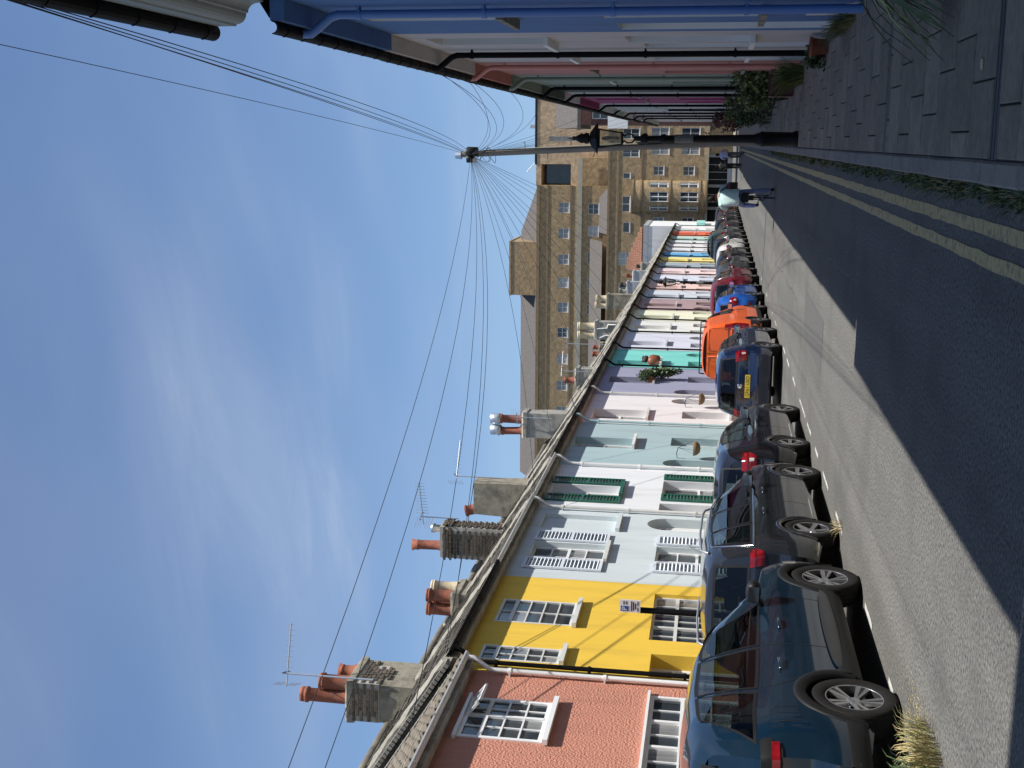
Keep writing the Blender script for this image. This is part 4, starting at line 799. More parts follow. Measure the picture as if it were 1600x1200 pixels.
lantern((-6.85, 61.4, 0.12), 'lantern street lamp far along the sunny terrace above the cars', 3.1)

# ------------------------------------------------------------------ parking sign
sg = thing('parking_sign', 'small white and blue parking sign on a black post before the yellow house', 'sign', (-6.75, 17.15, .12))
q = MB(); q.tube([(0,0,0),(0,0,2.4)], .045, 12); q.lathe([(.06,0),(.06,.9),(.05,.94),(.045,.95)], n=12); q.build('post', M_black, sg)
q = MB(); q.box(-.02, .17, -.062, -.05, 2.36, 2.66); pl = q.build('sign_plate', M_white, sg)
q = MB(); q.box(.0, .075, -.065, -.0625, 2.53, 2.645); q.build('blue_panel', pm('sign_blue', srgb(28, 72, 150), rough=.4), pl)
def text(s, par, loc, size, mat, rot=(math.pi/2, 0, 0), align='CENTER', name='lettering', ext=.0005):
    c = bpy.data.curves.new(name, 'FONT'); c.body = s; c.size = size; c.align_x = align; c.align_y = 'CENTER'; c.extrude = ext; c.materials.append(mat)
    t_ = bpy.data.objects.new('tmp_text', c); COL.objects.link(t_); bpy.context.view_layer.update(); me = bpy.data.meshes.new_from_object(t_.evaluated_get(bpy.context.evaluated_depsgraph_get())); bpy.data.objects.remove(t_)
    return link(name, me, par, loc, rot)
text('P', pl, (.037, -.067, 2.588), .11, M_white)
q = MB()
for (x0_, x1_, z_) in ((.095,.15,2.6),(.1,.15,2.56),(.0,.15,2.49),(.01,.14,2.46),(.03,.12,2.43),(.0,.06,2.395),(.09,.15,2.395)): q.box(x0_, x1_, -.0645, -.0625, z_-.008, z_+.008)
q.build('small_print', M_ink, pl)

# ------------------------------------------------------------------ aerials, baskets, sill plants
def aerial(loc, label, mast, boom, rz, n=8, el=.24, vert=True):
    t = thing('television_aerial', label, 'aerial', loc, rz, 'television aerials on the chimneys')
    q = MB(); q.tube([(0,0,0),(0,0,mast)], .018, 8); q.build('mast', M_alu, t)
    q = MB(); q.tube([(0,-.25,mast-.05),(0,boom,mast-.05)], .012, 6); q.build('boom', M_alu, t)
    for k in range(n):
        y_ = .12 + (boom-.15)*k/(n-1); l = el*(1-.35*k/n); q = MB()
        q.tube([(0,y_,mast-.05-l),(0,y_,mast-.05+l)] if vert else [(-l,y_,mast-.05),(l,y_,mast-.05)], .006, 5); q.build('element', M_alu, t)
    q = MB()
    for s in (-1, 1):
        for m_ in range(3): q.tube([(-.22,-.2,mast-.05+s*(.06+.07*m_)),(.22,-.2,mast-.05+s*(.06+.07*m_))], .006, 5)
    q.build('reflector', M_alu, t); q = MB(); q.tube([(-.15,.02,mast-.05),(-.17,.02,mast-.0),(.17,.02,mast-.0),(.15,.02,mast-.05)], .01, 5); q.build('dipole', M_wire, t)
    return t
aerial((-10.05, 21.1, 7.7), 'long aerial on a white mast against the brick-topped chimney above the yellow house', 1.75, .95, math.radians(-72), 9, .10)
aerial((-9.62, 30.0, 7.9), 'aerial with many cross rods on the all-brick chimney', 1.0, 1.1, math.radians(-110), 11, .17, True)
aerial((-9.75, 34.5, 7.6), 'aerial beside the small tilted pot on the plain cement chimney', 1.35, 1.1, math.radians(-60), 9, .12)
aerial((-9.9, 43.3, 7.2), 'small aerial below the twin steel-cowled pots', 1.35, .35, math.radians(60), 4, .1)
aerial((-9.7, 51.7, 6.6), 'faint aerial beside the broken red pot', 1.35, .9, math.radians(-60), 7, .12)
aerial((-9.7, 59.0, 6.4), 'aerial near the two dark red pots', 2.2, .7, math.radians(-90), 6, .14)

def leaves(q, c, rad, n, size, rng, mats=3, droop=0.0):
    for _ in range(n):
        while True:
            p = Vector((rng.uniform(-1,1), rng.uniform(-1,1), rng.uniform(-1,1)))
            if .25 < p.length < 1: break
        p = Vector((p.x*rad[0], p.y*rad[1], p.z*rad[2])) + Vector(c); d = Vector((rng.gauss(0,1), rng.gauss(0,1), rng.gauss(0,1)-droop)).normalized(); s = d.cross(Vector((rng.gauss(0,1), rng.gauss(0,1), rng.gauss(0,1)))).normalized(); l = size*rng.uniform(.6,1.3); w = l*.28
        q.add([p, p+d*l*.5+s*w, p+d*l, p+d*l*.5-s*w], [(0,1,2,3)], rng.randrange(mats))
def basket(loc, label):
    t = thing('hanging_basket', label, 'basket', loc, group='hanging baskets by the arched doors')
    q = MB(); q.lathe([(.0,-.19),(.10,-.17),(.17,-.10),(.20,0.0),(.185,0.0),(.0,-.03)], n=16); q.build('bowl', pm('coir', (.16,.11,.06), rough=.95, var=.3, scale=30, bump=.5, bscale=60), t)
    q = MB()
    for k in range(3): a = 2.1*k; q.tube([(.19*math.cos(a),.19*math.sin(a),0),(0,0,.38)], .005, 4)
    q.tube([(0,0,.38),(-.14,0,.42),(-.28,0,.40),(-.28,0,.2)], .01, 5); q.build('bracket', M_iron, t)
basket((-7.72, 31.0, 1.95), 'empty coir hanging basket on the grey sage house'); basket((-7.72, 37.3, 1.9), 'empty coir hanging basket on the white house beside the lilac one')
sp = thing('sill_plant', 'bushy green plant spilling from the lilac house sill', 'plant', (-7.9, 41.5, 3.5))
q = MB(); q.box(-.1, .1, -.45, .45, 0, .16); q.build('trough', M_terra, sp); q = MB(); rg = random.Random(4); leaves(q, (.08,-.1,.2), (.2,.42,.28), 700, .10, rg, 3, .4); leaves(q, (.16,.12,-.2), (.15,.25,.5), 600, .13, rg, 3, 1.6); leaves(q, (.2,.2,-.6), (.1,.14,.35), 120, .12, rg, 3, 2); leaves(q, (.1,-.45,.35), (.18,.22,.25), 120, .07, rg, 3); q.build('foliage', GREENS, sp, recalc=False)
tb = thing('sill_pots', 'brown pots with two dark ornaments on the turquoise house sill', 'pot', (-7.86, 44.75, 3.42), group=None)
for k, yy in enumerate((-.25, .1)):
    q = MB(); q.lathe([(.10,0),(.15,.05),(.18,.25),(.15,.36),(.10,.42),(.0,.42)], n=12); o = q.build('brown_pot', pm('brown_glaze', (.22,.075,.035), rough=.5, var=.3, scale=12), tb, (0, yy, 0)); q = MB(); q.lathe([(0,.0),(.09,.03),(.11,.1),(.08,.18),(.0,.2)], n=10); q.lathe([(.03,.17),(.04,.22),(0,.24)], (.05,.04,0), 8); q.lathe([(.03,.17),(.04,.22),(0,.24)], (-.05,-.04,0), 8); q.build('dark_ornament', pm('dark_clay', (.04,.035,.03), rough=.8, var=.3, scale=20), o, (.03, 0, .42))
# ------------------------------------------------------------------ cars
def carpaint(name, rgb, rough=.18, flake=.0, coat=1.0):
    return pm('paint_' + name, rgb, rough=rough, var=.04, scale=2.0, metal=flake, coat=coat, spec=.5*coat, dark=tuple(.8*c + .012 for c in rgb), dscale=3.0, damt=.35)
def smooth_curve(pts, L, n=400, k=9):
    ys = np.linspace(0, L, n); z = np.interp(ys, [p[0] for p in pts], [p[1] for p in pts]); ker = np.hanning(k+2)[1:-1]; ker /= ker.sum(); zp = np.pad(z, k//2, mode='edge'); z = np.convolve(zp, ker, mode='valid')
    return lambda y: float(np.interp(y, ys, z))
WHEELS = {}
def wheel_meshes(r, w, style, spokes):
    key = (round(r, 3), round(w, 3), style, spokes)
    if key in WHEELS: return WHEELS[key]
    t = MB(); rr = r*.66; hw = w/2
    t.lathe([(rr*.97,-hw*.8),(rr+.012,-hw*.93),(r*.90,-hw*1.0),(r*.965,-hw*.9),(r*.995,-hw*.6),(r,-hw*.2),(r,hw*.2),(r*.995,hw*.6),(r*.965,hw*.9),(r*.90,hw*1.0),(rr+.012,hw*.93),(rr*.97,hw*.8)], n=40, axis='X')
    for k in range(4): t.lathe([(r*.998, -hw*.55+k*hw*.36), (r*1.004, -hw*.53+k*hw*.36), (r*1.004, -hw*.30+k*hw*.36), (r*.998, -hw*.28+k*hw*.36)], n=40, axis='X')
    q = MB(); q.lathe([(rr*.99, hw*.86),(rr*.965, hw*.90),(rr*.945, hw*.84)], n=40, axis='X', m=0); q.lathe([(rr*.945, hw*.84),(rr*.92, hw*.5),(rr*.90, hw*.1),(rr*.88,-hw*.8)], n=40, axis='X', m=1)
    q.lathe([(0, hw*.70),(.035, hw*.70),(.062, hw*.62),(.07, hw*.4)], n=16, axis='X', m=0)
    q.lathe([(0, -hw*.1),(rr*.90, -hw*.1)], n=24, axis='X', m=1); q.lathe([(.03, hw*.08),(rr*.62, hw*.08)], n=24, axis='X', m=2)
    def spoke(a0, a1, w0, w1, m):
        ca, sa = math.cos(a0), math.sin(a0); cb, sb = math.cos(a1), math.sin(a1); ri, ro = .045, rr*.95; x0, x1 = hw*.62, hw*.84
        n0 = (-sa, ca); n1 = (-sb, cb)
        vs = []
        for xo in (0, -.03):
            vs += [(x0+xo, ca*ri - n0[0]*w0, sa*ri - n0[1]*w0), (x0+xo, ca*ri + n0[0]*w0, sa*ri + n0[1]*w0), (x1+xo, cb*ro + n1[0]*w1, sb*ro + n1[1]*w1), (x1+xo, cb*ro - n1[0]*w1, sb*ro - n1[1]*w1)]
        q.add(vs, [(0,1,2,3),(7,6,5,4),(0,3,7,4),(1,5,6,2),(2,6,7,3)], m)
    for k in range(spokes):
        a = 2*math.pi*k/spokes + .35
        if style == 'twin': spoke(a-.08, a-.17, .014, .022, 0); spoke(a+.08, a+.17, .014, .022, 0); spoke(a, a+.0, .012, .03, 1)
        elif style == 'twist': spoke(a, a+.22, .022, .026, 0); spoke(a+.3, a+.42, .012, .016, 1)
        else: spoke(a, a, .024, .03, 0)
    WHEELS[key] = (t.mesh('tyre', [M_rubber]), q.mesh('rim', [M_rim, M_rimdk, M_lead])); return WHEELS[key]

def make_car(name, label, cat, Yrear, Xright, P, body, group='cars parked along the sunny side', rz=0.0, detail=2):
    L, W, Hh = P['L'], P['W'], P['H']; half = W/2; wr = P['wr']; wb0, wb1 = P['axles']; tw = P.get('tw', .22)
    zr = smooth_curve(P['roof'], L, k=P.get('sk', 9)); belt = smooth_curve(P['belt'], L, k=15); rake = P['rake']; bz = P['belt'][0][1]; bul = P.get('bulge', .07); tum = P.get('tumble', .26)
    zs0 = P.get('sill', .20)
    root = thing(name, label, cat, (Xright - half, Yrear + L/2, 0), rz, group)
    def plan(y):
        tr = min(max((.5-y)/.5, 0), 1); tf = min(max((y-(L-.95))/.95, 0), 1); return half*(1 - P.get('rround', .10)*tr**2.2 - P.get('fround', .22)*tf**2.3)
    def z0(y): return zs0 + .09*min(max((.55-y)/.55, 0), 1) + .05*min(max((y-(L-.6))/.6, 0), 1)
    def crown(y): return .075 if zr(y) - belt(y) > .3 else .04
    def zb(y): return min(belt(y), zr(y) - crown(y) - .015)
    GH = [0, .07, .22, .36, .5, .66, .80, .92, 1.0]; GX = [.895, .95, .982, .994, 1.0, .997, .992, .975, .948]
    def sx(y, z):
        b_ = zb(y); a = z0(y)
        if z <= b_: return plan(y)*np.interp((z-a)/(b_-a), GH, GX)
        dz = z - b_; return max(.3, plan(y)*.948 - tum*dz - .22*dz*dz)
    def sh(y, z):
        s = 0.0; t = min(max(1 - y/1.25, 0), 1)
        if z > bz: s += rake*(z-bz)*t**1.1
        if .34 < z < .72: s -= .045*math.sin((z-.34)/.38*math.pi)*min(max(1-y/.4, 0), 1)
        tf = min(max((y-(L-.7))/.7, 0), 1); s -= .30*max(0, (z-.55)/.5)**2*tf
        return s
    def sp(y, z, sg, off=0.0):
        e = .01; x = sx(y, z); gy = (sx(min(y+e, L), z) - sx(max(y-e, 0), z))/(2*e); gz_ = (sx(y, z+e) - sx(y, z-e))/(2*e); n_ = Vector((1, -gy, -gz_)).normalized()
        return (sg*(x + n_.x*off), y + sh(y, z) + n_.y*off - L/2, z + n_.z*off)
    def rcap(x, z, off=0.0):
        xm = sx(0, z); return (x, sh(0, z) - bul*(1-(x/xm)**2) - off - L/2, z)
    def roofp(y, fx, off=0.0):                          # fx: 0 at the edge .. 1 centre
        ze = zr(y) - crown(y); xe = sx(y, ze); return (xe*(1-fx), y + sh(y, ze) - L/2, ze + crown(y)*(1-(1-fx)**2.6) + off)
    wins = P['windows']; ws = P['screen']; rw = P['rear_window']
    def inwin(y, z, m=.025):
        for (b0, b1, t0, t1) in wins:
            lo, hi = zb(y)+.03, zr(y)-crown(y)-.045
            if hi <= lo + .02: continue
            j = (z-lo)/(hi-lo)
            if j < .03 or j > .97: continue
            a = b0+(t0-b0)*j; c = b1+(t1-b1)*j
            if a+m < y < c-m: return True
        return False
    ra = wr + P.get('gap', .055)
    def inarch(y, z): return any((y-a)**2 + (z-wr)**2 < ra*ra for a in (wb0, wb1))
    # ---- body shell
    ns = {2: 96, 1: 56, 0: 34}[detail]; t_ = np.linspace(0, 1, ns); ys = L*(t_ - .55*np.sin(2*np.pi*t_)/(2*np.pi)*.6)
    K1, K2, K3 = {2: (20, 9, 8), 1: (12, 6, 6), 0: (8, 4, 4)}[detail]; q = MB(); vid = {}
    rows = []
    for y in ys:
        r = []; a, b_, ze = z0(y), zb(y), zr(y)-crown(y)
        for k in range(K1): z = a + (b_-a)*k/K1; r.append(sp(y, z, 1))
        for k in range(K2): z = b_ + (ze-b_)*k/K2; r.append(sp(y, z, 1))
        for k in range(K3+1): r.append(roofp(y, k/K3))
        for _ in range(2):
            i0 = K1+K2
            for i in (i0-1, i0, i0+1): r[i] = tuple(.25*r[i-1][c]+.5*r[i][c]+.25*r[i+1][c] for c in range(3))
        rows.append(r)
    K = len(rows[0])
    for sg in (1, -1):
        o = len(q.v)
        for r in rows: q.v += [(sg*p[0], p[1], p[2]) for p in r]
        for i in range(ns-1):
            yc = (ys[i]+ys[i+1])/2
            for k in range(K-1):
                pc = [(rows[i][k][c]+rows[i+1][k][c]+rows[i][k+1][c]+rows[i+1][k+1][c])/4 for c in range(3)]; cx = pc[0]
                if k < K1+1 and inarch(pc[1]+L/2, pc[2]): continue
                if K1-1 <= k < K1+K2 and inwin(yc, pc[2]): continue
                if k >= K1+K2 and ws[0]+.05 < yc < ws[1]-.06 and (k-K1-K2)/K3 > .09: continue
                f = (o+i*K+k, o+(i+1)*K+k, o+(i+1)*K+k+1, o+i*K+k+1); q.f.append(f if sg > 0 else f[::-1]); q.m.append(0); q.sm.append(True)
    # rear and front caps
    M_ = 16; kz = K1+K2+1
    for end in (0, -1):
        cap = []
        for k in range(kz):
            x, y, z = rows[end][k]; bb = bul if end == 0 else -.10
            cap.append([(x*(1-2*j/M_), y - bb*(1-(1-2*j/M_)**2), z) for j in range(M_+1)])
        o = len(q.v)
        for r in cap: q.v += r
        for k in range(kz-1):
            for j in range(M_):
                c = cap[k][j]; d = cap[k+1][j+1]; zc = (c[2]+d[2])/2; xc = (c[0]+d[0])/2
                if end == 0 and rw[0]+.03 < zc < rw[1]-.03 and abs(xc) < rw[2]-.03+(rw[3]-rw[2])*(zc-rw[0])/(rw[1]-rw[0]): continue
                q.f.append((o+k*(M_+1)+j, o+k*(M_+1)+j+1, o+(k+1)*(M_+1)+j+1, o+(k+1)*(M_+1)+j)); q.m.append(0); q.sm.append(True)
    q.build('body', body, root, recalc=False)
    # underbody / arch liners
    u = MB(); u.box(-half*.86, half*.86, .25-L/2, L/2-.25, zs0+.03, zs0+.09)
    for a in (wb0, wb1):
        for sg in (1, -1):
            arc = [(a + (ra+.01)*math.cos(t) - L/2, wr + (ra+.01)*math.sin(t)) for t in np.linspace(-.25, math.pi+.25, 18)]
            u.grid([[(sg*half*.97, *p) for p in arc], [(sg*half*.60, *p) for p in arc]], 0, True); u.add([(sg*half*.60, *p) for p in arc], [tuple(range(18))])
    u.build('underbody', M_dark, root, recalc=False)
    # arch trims
    tm = P.get('arch', None); wid = P.get('archw', .05)
    for a in (wb0, wb1):
        for sg in (1, -1):
            v = MB(); rws = []
            for t in np.linspace(-.12, math.pi+.12, 30):
                row = []
                for rr_, of in ((ra-.025, -.03), (ra-.022, .008), (ra+wid*.5, .014), (ra+wid, .005), (ra+wid+.004, -.012)):
                    y_, z_ = a+rr_*math.cos(t), wr+rr_*math.sin(t); z_ = max(z_, z0(y_)+.005); row.append(sp(min(max(y_, .02), L-.02), z_, sg, of))
                rws.append(row)
            v.grid(rws, 0, True); v.build('wheel_arch', tm or body, root, recalc=False)
    if P.get('clad'):
        for sg in (1, -1):
            v = MB(); yy = np.linspace(wb0+ra+.03, wb1-ra-.03, 24); rws = []
            for y in yy: rws.append([sp(y, z, sg, of) for z, of in ((z0(y)-.005, 0), (z0(y)+.04, .016), (z0(y)+P['clad']*.55, .022), (z0(y)+P['clad']*.95, .012), (z0(y)+P['clad'], -.01))])
            v.grid(rws, 0, True); s_ = v.build('sill_cladding', M_plast, root, recalc=False)
            if P.get('clad2'):
                v = MB(); rws = []
                for i, y in enumerate(np.linspace(wb0+ra+.12, wb1-ra-.05, 20)):
                    e = math.sin(math.pi*min(1, max(0, i/19)))**.5; rws.append([sp(y, z0(y)+.17-.06*e, sg, .012), sp(y, z0(y)+.19, sg, .03*e+.01), sp(y, z0(y)+.215+.05*e, sg, .018)])
                v.grid(rws, 0, True); v.build('sill_strip', pm('satin_strip', (.06,.062,.066), rough=.35, metal=.5, var=.05), root, recalc=False)
        v = MB(); xs = np.linspace(-1, 1, 15); v.grid([[rcap(t*sx(0, z)*.995, z, of) for t in xs] for z, of in ((z0(0)+.0, .004), (z0(0)+.1, .02), (P.get('bump', .5), .012), (P.get('bump', .5)+.015, -.01))], 0, True); v.build('rear_bumper', M_plast, root, recalc=False)
        for sg in (1, -1):
            v = MB(); v.grid([[sp(y, z, sg, of) for y in np.linspace(.0, wb0-ra+.0, 8)] for z, of in ((.30, .002), (.34, .012), (P.get('bump', .5), .01), (P.get('bump', .5)+.015, -.01))], 0, True); v.build('bumper_corner', M_plast, root, recalc=False)
    # ---- glass
    for (b0, b1, t0, t1) in wins:
        for sg in (1, -1):
            v = MB(); ii = [0, .035/(b1-b0)] + list(np.linspace(.06, .94, 7)) + [1-.035/(b1-b0), 1]; jj = [0, .06, .3, .55, .8, .94, 1]; rws = []
            for j in jj:
                row = []
                for i in ii:
                    y = (b0+(b1-b0)*i)*(1-j) + (t0+(t1-t0)*i)*j; z = (zb(y)+.02)*(1-j) + (zr(y)-crown(y)-.035)*j; row.append(sp(y, z, sg, .004))
                rws.append(row)
            nI, nJ = len(ii), len(jj); v.grid(rws, 0, True, lambda a, c: 1 if (a in (0, nJ-2) or c in (0, nI-2)) else 0); v.build('side_window', [M_glass, M_plast], root, recalc=False)
    if P.get('trim'):
        for sg in (1, -1):
            ya, yb_ = wins[0][0], wins[-1][1]; v = MB(); v.tube([sp(y, zb(y)+.005, sg, .012) for y in np.linspace(ya-.05, yb_, 18)] , .010, 5)
            if P['trim'] > 1: v.tube([sp(y, zb(y)+.005, sg, .012) for y in (ya-.05,)] + [sp(wins[0][2]-.05, zr(wins[0][2]-.05)-crown(wins[0][2])-.03, sg, .012)] + [sp(y, zr(y)-crown(y)-.02, sg, .012) for y in np.linspace(wins[0][2], wins[-1][3], 14)], .010, 5)
            v.build('window_trim', M_chrome, root)
    v = MB(); xs = [-1, -.95] + list(np.linspace(-.9, .9, 9)) + [.95, 1]; zz = [0, .07] + list(np.linspace(.15, .85, 5)) + [.93, 1]; rws = []
    for j in zz:
        z = rw[0]+(rw[1]-rw[0])*j; hwid = rw[2]+(rw[3]-rw[2])*j; rws.append([rcap(t*hwid, z, .006) for t in xs])
    v.grid(rws, 0, True, lambda a, c: 1 if (a in (0, len(zz)-2) or c in (0, len(xs)-2)) else 0); v.build('rear_window', [M_glass, M_plast], root, recalc=False)
    v = MB(); rws = []
    for y in np.linspace(ws[0], ws[1], 9): rws.append([(s*roofp(y, .06+.94*f, .006)[0],) + roofp(y, .06+.94*f, .006)[1:] for s, f in [(1, k/6) for k in range(7)] + [(-1, k/6) for k in range(5, -1, -1)]])
    v.grid(rws, 0, True, lambda a, c: 1 if a in (0, 7) or c in (0, 11) else 0); v.build('windscreen', [M_glass, M_plast], root, recalc=False)
    # ---- lamps
    for sg in (1, -1):
        (za, zc_, dy, dxx) = P['tail']; v = MB(); n_ = 6
        rws = [[sp(y, z, sg, .012) for y in np.linspace(dy*(.45+.75*((z-za)/(zc_-za)))*(1-.3*abs(2*(z-za)/(zc_-za)-1)), 0, n_)] + [rcap(sg*(sx(0, z)-d), z, .012) for d in np.linspace(.02, dxx, 5)] for z in np.linspace(za, zc_, 7)]
        v.grid(rws, 0, True, lambda a, c: 1 if (P.get('tailwhite') and a in (1, 2) and c in (4, 5)) else (2 if a in (0, 3) or (a == 5 and c < 3) else 0)); v.grid([[sp(dy*.4, za-.004, sg, -.01)] + [rcap(sg*(sx(0, za)-d), za-.004, -.01) for d in (.02, dxx)], [sp(dy*.4, za, sg, .012)] + [rcap(sg*(sx(0, za)-d), za, .012) for d in (.02, dxx)]], 0, False)
        v.build('tail_light', [M_red if not P.get('taildark') else M_plast, M_clear, M_reddk if not P.get('taildark') else M_plast], root, recalc=False)
        if P.get('taildark'):
            v = MB(); v.grid([[sp(y, z, sg, .018) for y in np.linspace(dy*.62, 0, 4)] + [rcap(sg*(sx(0, z)-d), z, .018) for d in np.linspace(.02, dxx*.8, 4)] for z in np.linspace(za+.02, za+.08, 3)], 0, True); v.build('tail_strip', M_red, root, recalc=False)
        if P.get('fog'):
            v = MB(); v.grid([[rcap(sg*(sx(0, z)-d), z, .03) for d in np.linspace(.08, .24, 4)] for z in np.linspace(P['fog'], P['fog']+.10, 3)], 0, True); v.build('rear_reflector', M_red, root, recalc=False)
        # headlamp
        v = MB(); v.grid([[sp(y, z, sg, .006) for y in np.linspace(L-.55, L-.02, 6)] for z in np.linspace(.62, .76, 3)], 0, True); v.build('headlight', M_clear, root, recalc=False)
    # ---- mirrors, handles, seams
    my = ws[0]-.02 if 'mirror' not in P else P['mirror']
    for sg in (1, -1):
        v = MB(); p = Vector(sp(my, zb(my)-.01, sg, 0)); c = p + Vector((sg*.13, -.02, .09)); rws = []
        for t in np.linspace(0, math.pi, 8):
            r_ = math.sin(t)**.6; rws.append([(c.x + sg*(-math.cos(t))*.105, c.y + .075*r_*math.cos(a) + .02*math.cos(a), c.z + .075*r_*math.sin(a)) for a in np.linspace(0, 2*math.pi, 13)])
        v.grid(rws, 0, True); v.bar(p, c, .05, .035); m_ = v.build('mirror', [P.get('mirmat', body)], root, recalc=False)
        g = MB(); g.add([(c.x-.075, c.y-.094, c.z-.05), (c.x+.075, c.y-.094, c.z-.05), (c.x+.075, c.y-.094, c.z+.05), (c.x-.075, c.y-.094, c.z+.05)], [(0,1,2,3)]); g.build('mirror_glass', M_chrome, m_)
        if detail >= 1:
            for y in P.get('handles', ()):
                z_ = zb(y)-P.get('hz', .12); v = MB(); v.tube([sp(y-.10, z_, sg, .002), sp(y-.085, z_, sg, .03), sp(y+.07, z_+.005, sg, .03), sp(y+.09, z_+.005, sg, .002)], .013, 6); v.build('door_handle', P.get('handmat', body), root)
            for k_, sm_ in enumerate(P.get('seams', ())):
                v = MB(); pts = []
                for (y_, z_) in sm_: pts.append((y_, z_ if z_ >= 0 else zb(y_)))
                fine = []
                for i in range(len(pts)-1):
                    for t in np.linspace(0, 1, 7)[:-1]: fine.append((pts[i][0]+(pts[i+1][0]-pts[i][0])*t, pts[i][1]+(pts[i+1][1]-pts[i][1])*t))
                fine.append(pts[-1]); fine = [p for p in fine if not inarch(p[0], p[1])]
                if len(fine) > 2:
                    rws = [[sp(y_-.004, z_, sg, .0022), sp(y_+.004, z_+.002, sg, .0022)] for y_, z_ in fine]; v.grid(rws, 0, False); v.build('door_seam', M_dark, root, recalc=False)
    if P.get('rails'):
        for sg in (1, -1):
            v = MB(); pts = [roofp(y, .10, P.get('railh', .07)) for y in np.linspace(P['rails'][0], P['rails'][1], 12)]; pts = [roofp(P['rails'][0]-.1, .10, .0)] + pts + [roofp(P['rails'][1]+.1, .10, .0)]; v.tube([(sg*p[0], p[1], p[2]) for p in pts], .016, 6); v.build('roof_rail', P.get('railmat', M_steel), root)
    # ---- plate
    if P.get('plate'):
        zc = P['plate'][1]; p = rcap(0, zc, .012); v = MB(); v.box(-.26, .26, p[1]-.008, p[1]+.004, zc-.056, zc+.056); np_ = v.build('number_plate', M_plate, root)
        if P['plate'][0]: text(P['plate'][0], np_, (0, p[1]-.0095, zc-.002), .105, M_ink)
    # ---- cabin
    v = MB(); v.box(-half*.75, half*.75, .5-L/2, ws[1]-L/2, .32, .50); yf = ws[0]-.55
    v.box(-half*.72, half*.72, ws[0]-.05-L/2, ws[0]+.3-L/2, .5, .92); v.build('cabin_floor', M_seat, root)
    for (xs_, y_) in ((-.36, yf-.35), (.36, yf-.35), (-.36, yf-1.15), (.36, yf-1.15)):
        if y_ < .45: continue
        v = MB(); v.box(xs_-.25, xs_+.25, y_-L/2, y_+.5-L/2, .5, .62); v.prism([(y_-.22-L/2, 1.10), (y_-.10-L/2, 1.12), (y_+.12-L/2, .55), (y_-.02-L/2, .52)], 'X', xs_-.24, xs_+.24); v.bevbox(xs_-.13, xs_+.13, y_-.26-L/2, y_-.15-L/2, 1.13, 1.31, .04); v.build('seat', M_seat, root)
    # ---- wheels
    tm_, rm_ = wheel_meshes(wr, tw, P.get('wstyle', 'plain'), P.get('spokes', 5))
    for a in (wb0, wb1):
        for sg in (1, -1):
            wv = link('wheel', tm_, root, (sg*(half - tw/2 - .012), a - L/2, wr), (random.uniform(0, 6), 0, 0 if sg > 0 else math.pi)); link('rim', rm_, wv)
    return root, dict(sp=sp, rcap=rcap, roofp=roofp, zb=zb, zr=zr, L=L, half=half)

SUV = dict(tumble=.21, L=4.66, W=1.84, H=1.66, wr=.355, axles=(.92, 3.74), sill=.235, sk=13, tw=.23,
  roof=[(0,1.58),(.12,1.66),(.6,1.72),(1.3,1.745),(2.1,1.71),(2.62,1.57),(3.32,1.13),(3.5,1.08),(4.0,1.03),(4.38,.95),(4.58,.82),(4.66,.66)], belt=[(0,1.13),(.6,1.125),(1.3,1.075),(2.4,1.035),(3.3,1.02),(4.5,.9)],
  rake=.62, windows=[(.12,.94,.44,1.02),(1.0,1.86,1.06,1.82),(1.90,2.98,1.86,2.42)], screen=(2.42,3.34), rear_window=(1.14,1.56,.62,.56), tail=(.96,1.12,.20,.30), taildark=True, fog=.52, arch=M_plast, archw=.075, clad=.20, clad2=True, bump=.46,
  handles=(1.42,2.33), hz=.15, handmat=None, seams=[[(1.88,-1),(1.87,.8),(1.86,.46)],[(1.02,-1),(1.02,.95),(1.16,.78),(1.30,.62)],[(3.02,-1),(3.03,.75),(3.0,.46)],[(.36,.98),(.60,1.0)],[(.60,1.0),(.63,.82),(.40,.80),(.36,.98)]], wstyle='twin', spokes=5, mirror=2.92, mirmat=M_plast, rround=.13)
navy = carpaint('petrol_blue', (0.004, 0.017, 0.034), .14, .15); SUV['handmat'] = navy
make_car('parked_car', 'dark petrol blue SUV with black arch cladding, nearest in the parked row', 'car', 8.64, -4.36, SUV, navy)
EST = dict(L=4.45, W=1.80, H=1.64, wr=.325, axles=(.86, 3.50), sill=.20, roof=[(0,1.46),(.1,1.55),(.5,1.61),(1.3,1.635),(2.2,1.61),(2.75,1.47),(3.4,1.08),(3.6,1.03),(4.1,.94),(4.36,.8),(4.45,.62)], belt=[(0,1.02),(1.2,.99),(3.2,.95),(4.45,.85)], rake=.34,
  windows=[(.24,.98,.42,1.02),(1.04,1.86,1.06,1.84),(1.90,3.0,1.88,2.5)], screen=(2.6,3.5), rear_window=(1.06,1.48,.66,.58), tail=(.90,1.06,.12,.13), arch=None, archw=.035, handles=(1.4,2.34), seams=[[(1.88,-1),(1.87,.7),(1.85,.3)],[(1.02,-1),(1.0,.85),(1.2,.6)],[(3.0,-1),(3.0,.7),(2.98,.3)]], trim=2, rails=(.5,2.3), wstyle='plain', spokes=5, plate=('', .62), mirmat=M_plast)
make_car('parked_car', 'dark graphite people carrier with chrome roof rails behind the petrol blue SUV', 'car', 13.80, -4.55, EST, carpaint('graphite', (0.016, 0.018, 0.022), .16, .3))
